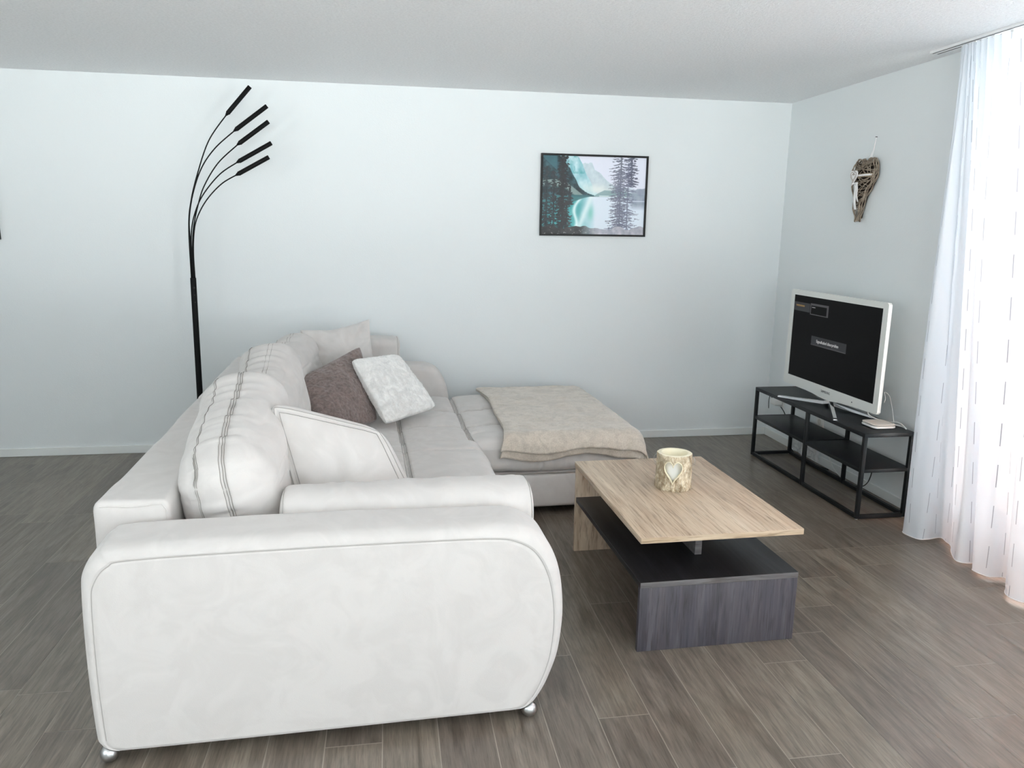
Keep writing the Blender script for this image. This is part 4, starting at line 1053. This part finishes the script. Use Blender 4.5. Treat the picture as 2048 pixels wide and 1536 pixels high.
def flat_heart(cy, cz, w_, h_, x_, th, nme, m):
    Q = heart2d(40, w_, h_); n = len(Q); A = [(x_, cy+p[0], cz+p[1]) for p in Q]; B = [(x_+th, cy+p[0], cz+p[1]) for p in Q]
    return MB().add(A+B, [tuple(range(n)), tuple(range(2*n-1, n-1, -1))]+[(i, n+i, n+(i+1) % n, (i+1) % n) for i in range(n)]).build(nme, m, wh)
flat_heart(0.058, 0.038, 0.036, 0.040, -0.066, 0.006, 'wooden_heart', M['ribbon'])
for s_, nm in ((0.78, 0), (0.48, 1)):
    Q = heart2d(40, 0.036*s_, 0.040*s_); MB().tube([(-0.0665, 0.058+p[0], 0.038+p[1]) for p in Q], 0.0014, 4, closed=True).build('carved_line', M['wicker'], wh)
for (ya, za, yb, zb, w_) in ((0.048, 0.004, 0.040, -0.150, 0.013), (0.030, 0.0, 0.022, -0.105, 0.008)):
    rows = [[(-0.060+0.012*t_+0.003*math.sin(t_*7), ya+(yb-ya)*t_+s_*w_, za+(zb-za)*t_) for t_ in np.linspace(0, 1, 16)] for s_ in (-1, 1)]
    o = MB().grid(np.array(rows)).build('ribbon_tail', M['ribbon'], wh, smooth=True); so = o.modifiers.new('s', 'SOLIDIFY'); so.thickness = 0.001
bow = MB()
for s_ in (-1, 1):
    rows = [[(-0.064-0.006*math.sin(math.pi*t_), 0.040+s_*0.03*t_, 0.004-0.006*t_+dz*(0.3+0.7*t_)) for t_ in np.linspace(0, 1, 8)] for dz in (-0.010, 0.010)]
    bow.grid(np.array(rows))
o = bow.build('bow', M['ribbon'], wh, smooth=True); so = o.modifiers.new('s', 'SOLIDIFY'); so.thickness = 0.0012
MB().tube([(-0.030, -0.035, 0.115), (-0.012, -0.037, 0.19), (-0.006, -0.038, 0.258), (-0.012, -0.030, 0.19), (-0.030, -0.012, 0.115)], 0.0022, 5).build('hanging_string', M['ribbon'], wh)
MB().tube([(0.0, -0.038, 0.262), (-0.012, -0.038, 0.262)], 0.002, 8).build('nail', M['black_metal'], wh)

# ---------------------------------------------------------------- curtain rail and sheer curtain
rail = MB(); rail.box((2.682, 0.1, H-0.011), (2.735, 3.64, H)); 
rl = rail.build('trim_1', M['white_frame']); struct(rl)
gr_ = MB(); gr_.box((2.690, 0.1, H-0.0125), (2.696, 3.632, H-0.0108)); gr_.box((2.720, 0.1, H-0.0125), (2.726, 3.636, H-0.0108))
gr_.build('rail_groove', M['print_logo'], rl)

cm = M['sheer'] = bpy.data.materials.new('sheer_voile'); cm.use_nodes = True; nt = cm.node_tree; nt.nodes.clear()
out = nt.nodes.new('ShaderNodeOutputMaterial'); tl = nt.nodes.new('ShaderNodeBsdfTranslucent'); df = nt.nodes.new('ShaderNodeBsdfDiffuse'); tp_ = nt.nodes.new('ShaderNodeBsdfTransparent')
m1 = nt.nodes.new('ShaderNodeMixShader'); m2 = nt.nodes.new('ShaderNodeMixShader')
tl.inputs[0].default_value = (0.62, 0.67, 0.74, 1); df.inputs[0].default_value = (0.84, 0.87, 0.90, 1); m1.inputs[0].default_value = 0.60
nt.links.new(tl.outputs[0], m1.inputs[1]); nt.links.new(df.outputs[0], m1.inputs[2])
uv = nt.nodes.new('ShaderNodeAttribute'); uv.attribute_name = 'cloth'      # r: along the width, g: height, b: hem
sepn = nt.nodes.new('ShaderNodeSeparateColor'); nt.links.new(uv.outputs['Color'], sepn.inputs[0])
def math_(op, a, b=None, c=None):
    n = nt.nodes.new('ShaderNodeMath'); n.operation = op
    for i, v_ in enumerate((a, b, c)):
        if v_ is None: continue
        if isinstance(v_, (int, float)): n.inputs[i].default_value = v_
        else: nt.links.new(v_, n.inputs[i])
    return n.outputs[0]
Rr, Gg, Bb = sepn.outputs[0], sepn.outputs[1], sepn.outputs[2]
# woven dashes: columns of short dark threads with gaps
colx = math_('MULTIPLY', Rr, 78.0); fx = math_('FRACT', colx); fl_ = math_('FLOOR', colx)
thin = math_('LESS_THAN', math_('ABSOLUTE', math_('SUBTRACT', fx, 0.5)), 0.020)
ph = math_('FRACT', math_('MULTIPLY', fl_, 0.618)); gy = math_('FRACT', math_('ADD', math_('MULTIPLY', Gg, 13.0), ph))
dash = math_('MULTIPLY', thin, math_('LESS_THAN', gy, 0.55))
dsh = nt.nodes.new('ShaderNodeBsdfDiffuse'); dsh.inputs[0].default_value = (0.25, 0.27, 0.31, 1)
trf = math_('SUBTRACT', 0.09, math_('MULTIPLY', Bb, 0.07))
nt.links.new(trf, m2.inputs[0]); nt.links.new(m1.outputs[0], m2.inputs[1]); nt.links.new(tp_.outputs[0], m2.inputs[2])
m3 = nt.nodes.new('ShaderNodeMixShader'); nt.links.new(math_('MULTIPLY', dash, 0.75), m3.inputs[0]); nt.links.new(m2.outputs[0], m3.inputs[1]); nt.links.new(dsh.outputs[0], m3.inputs[2])
nt.links.new(m3.outputs[0], out.inputs[0])

bot_pts = [(2.640, 3.300), (2.585, 3.290), (2.571, 3.250), (2.594, 3.190), (2.645, 3.179), (2.725, 3.190), (2.715, 3.136), (2.700, 3.091), (2.644, 3.02), (2.599, 2.935), (2.63, 2.90), (2.690, 2.895), (2.66, 2.85), (2.605, 2.835), (2.617, 2.764), (2.68, 2.748), (2.690, 2.71), (2.626, 2.66), (2.566, 2.60), (2.575, 2.53)]
yy = 2.45; sgn = 1
while yy > 0.35:
    bot_pts += [(2.69, yy), (2.69, yy-0.05), (2.60, yy-0.11), (2.575, yy-0.17)]; yy -= 0.24+0.02*math.sin(yy*9)
Bp = catmull(bot_pts, 10); nb = len(Bp)
ds = np.r_[0, np.cumsum(np.linalg.norm(np.diff(Bp, axis=0), axis=1))]; sB = ds/ds[-1]
tt = np.linspace(0, 1, nb)
seglen = ds
y_top = 3.452-(3.452-0.32)*(sB**1.0)
# the first folds hang bunched together at the rail end
y_top = np.interp(seglen, [0, 0.10, 0.30, 0.45, 0.75, 1.0, 1.3, ds[-1]], [3.455, 3.430, 3.385, 3.345, 3.21, 3.02, 2.78, 0.32])
x_top = 2.708+0.010*np.sin(seglen*2*math.pi/0.088)*np.clip(seglen/0.1, 0, 1)
nz_ = 46; rows = []; attr = []
for i, g in enumerate(np.linspace(0, 1, nz_)):       # g = 0 at the floor
    z = 0.014+g*(H-0.014-0.014)
    a = g**1.25; a2 = 1-(1-g)**0.9
    wv = 0.030*np.sin(seglen*2*math.pi/0.175+0.6)*math.sin(math.pi*min(g*1.02, 1))**0.8
    wob = 0.004*noise3(np.stack([seglen*9, np.full(nb, g*3), np.zeros(nb)], 1), 77)*(1-g)
    X = Bp[:, 0]*(1-a)+x_top*a+wv+wob; Y = Bp[:, 1]*(1-a)+y_top*a+0.006*np.sin(seglen*31+g*2)*math.sin(math.pi*g)
    rows.append(np.stack([X, Y, np.full(nb, z)], 1)); hem = 1.0 if g < 0.012 else (0.35 if g < 0.05 else 0.0)
    attr.append(np.stack([seglen/6.0, np.full(nb, g), np.full(nb, max(hem, 0.0)), np.ones(nb)], 1))
Gd = np.array(rows); cu_o = MB().grid(Gd).build('sheer_curtain', cm, None, smooth=True, recalc=False)
ca_ = cu_o.data.color_attributes.new('cloth', 'FLOAT_COLOR', 'POINT'); ca_.data.foreach_set('color', np.array(attr).reshape(-1, 4).ravel())
tag(cu_o, 'floor-length sheer white curtain with dashed threads at the balcony door', 'curtain')
hm = MB().tube(Gd[0]+np.array([0, 0, 0.002]), 0.0022, 6).build('hem', M['ribbon'], cu_o)
for s_ in np.arange(0.02, ds[-1], 0.20):
    k = int(np.searchsorted(seglen, s_)); k = min(k, nb-1); p = Gd[-1][k]
    if k % 1 == 0: MB().box((p[0]-0.004, p[1]-0.003, H-0.020), (p[0]+0.004, p[1]+0.003, H-0.0127)).build('glider', M['white_plastic'], cu_o)

# salmon awning over the balcony, glimpsed through the curtain
M['awning'] = mat('salmon_awning_cloth', (0.93, 0.66, 0.52), 0.8)
o = MB().add([(W+0.45, -0.6, 2.62), (W+0.45, D, 2.62), (W+2.0, D, 2.10), (W+2.0, -0.6, 2.10), (W+0.45, -0.6, 2.63), (W+0.45, D, 2.63), (W+2.0, D, 2.11), (W+2.0, -0.6, 2.11)],
             [(0, 1, 2, 3), (7, 6, 5, 4), (0, 4, 5, 1), (1, 5, 6, 2), (2, 6, 7, 3), (3, 7, 4, 0)]).build('awning', M['awning'])
tag(o, 'salmon awning outside above the balcony door, behind the curtain', 'awning')

# added house block outside, put there to dim the daylight behind the curtain
M['facade'] = mat('facade_render', (0.66, 0.62, 0.60), 0.9); M['facade_dark'] = mat('dark_window', (0.22, 0.24, 0.27), 0.2)
fc = thing('added_shade_house', 'added pale house block dimming the daylight beyond the curtained balcony door', 'building', (W+9.0, 5.0, -4.0))
MB().box((0, -5.5, 0), (6, 22, 14.5)).build('wall', M['facade'], fc)
for zz in (4.6, 7.4, 10.2):
    for yy in (-5, -2, 1, 4, 7): MB().box((-0.02, yy-0.6, zz-0.7), (0.05, yy+0.6, zz+0.7)).build('window', M['facade_dark'], fc)
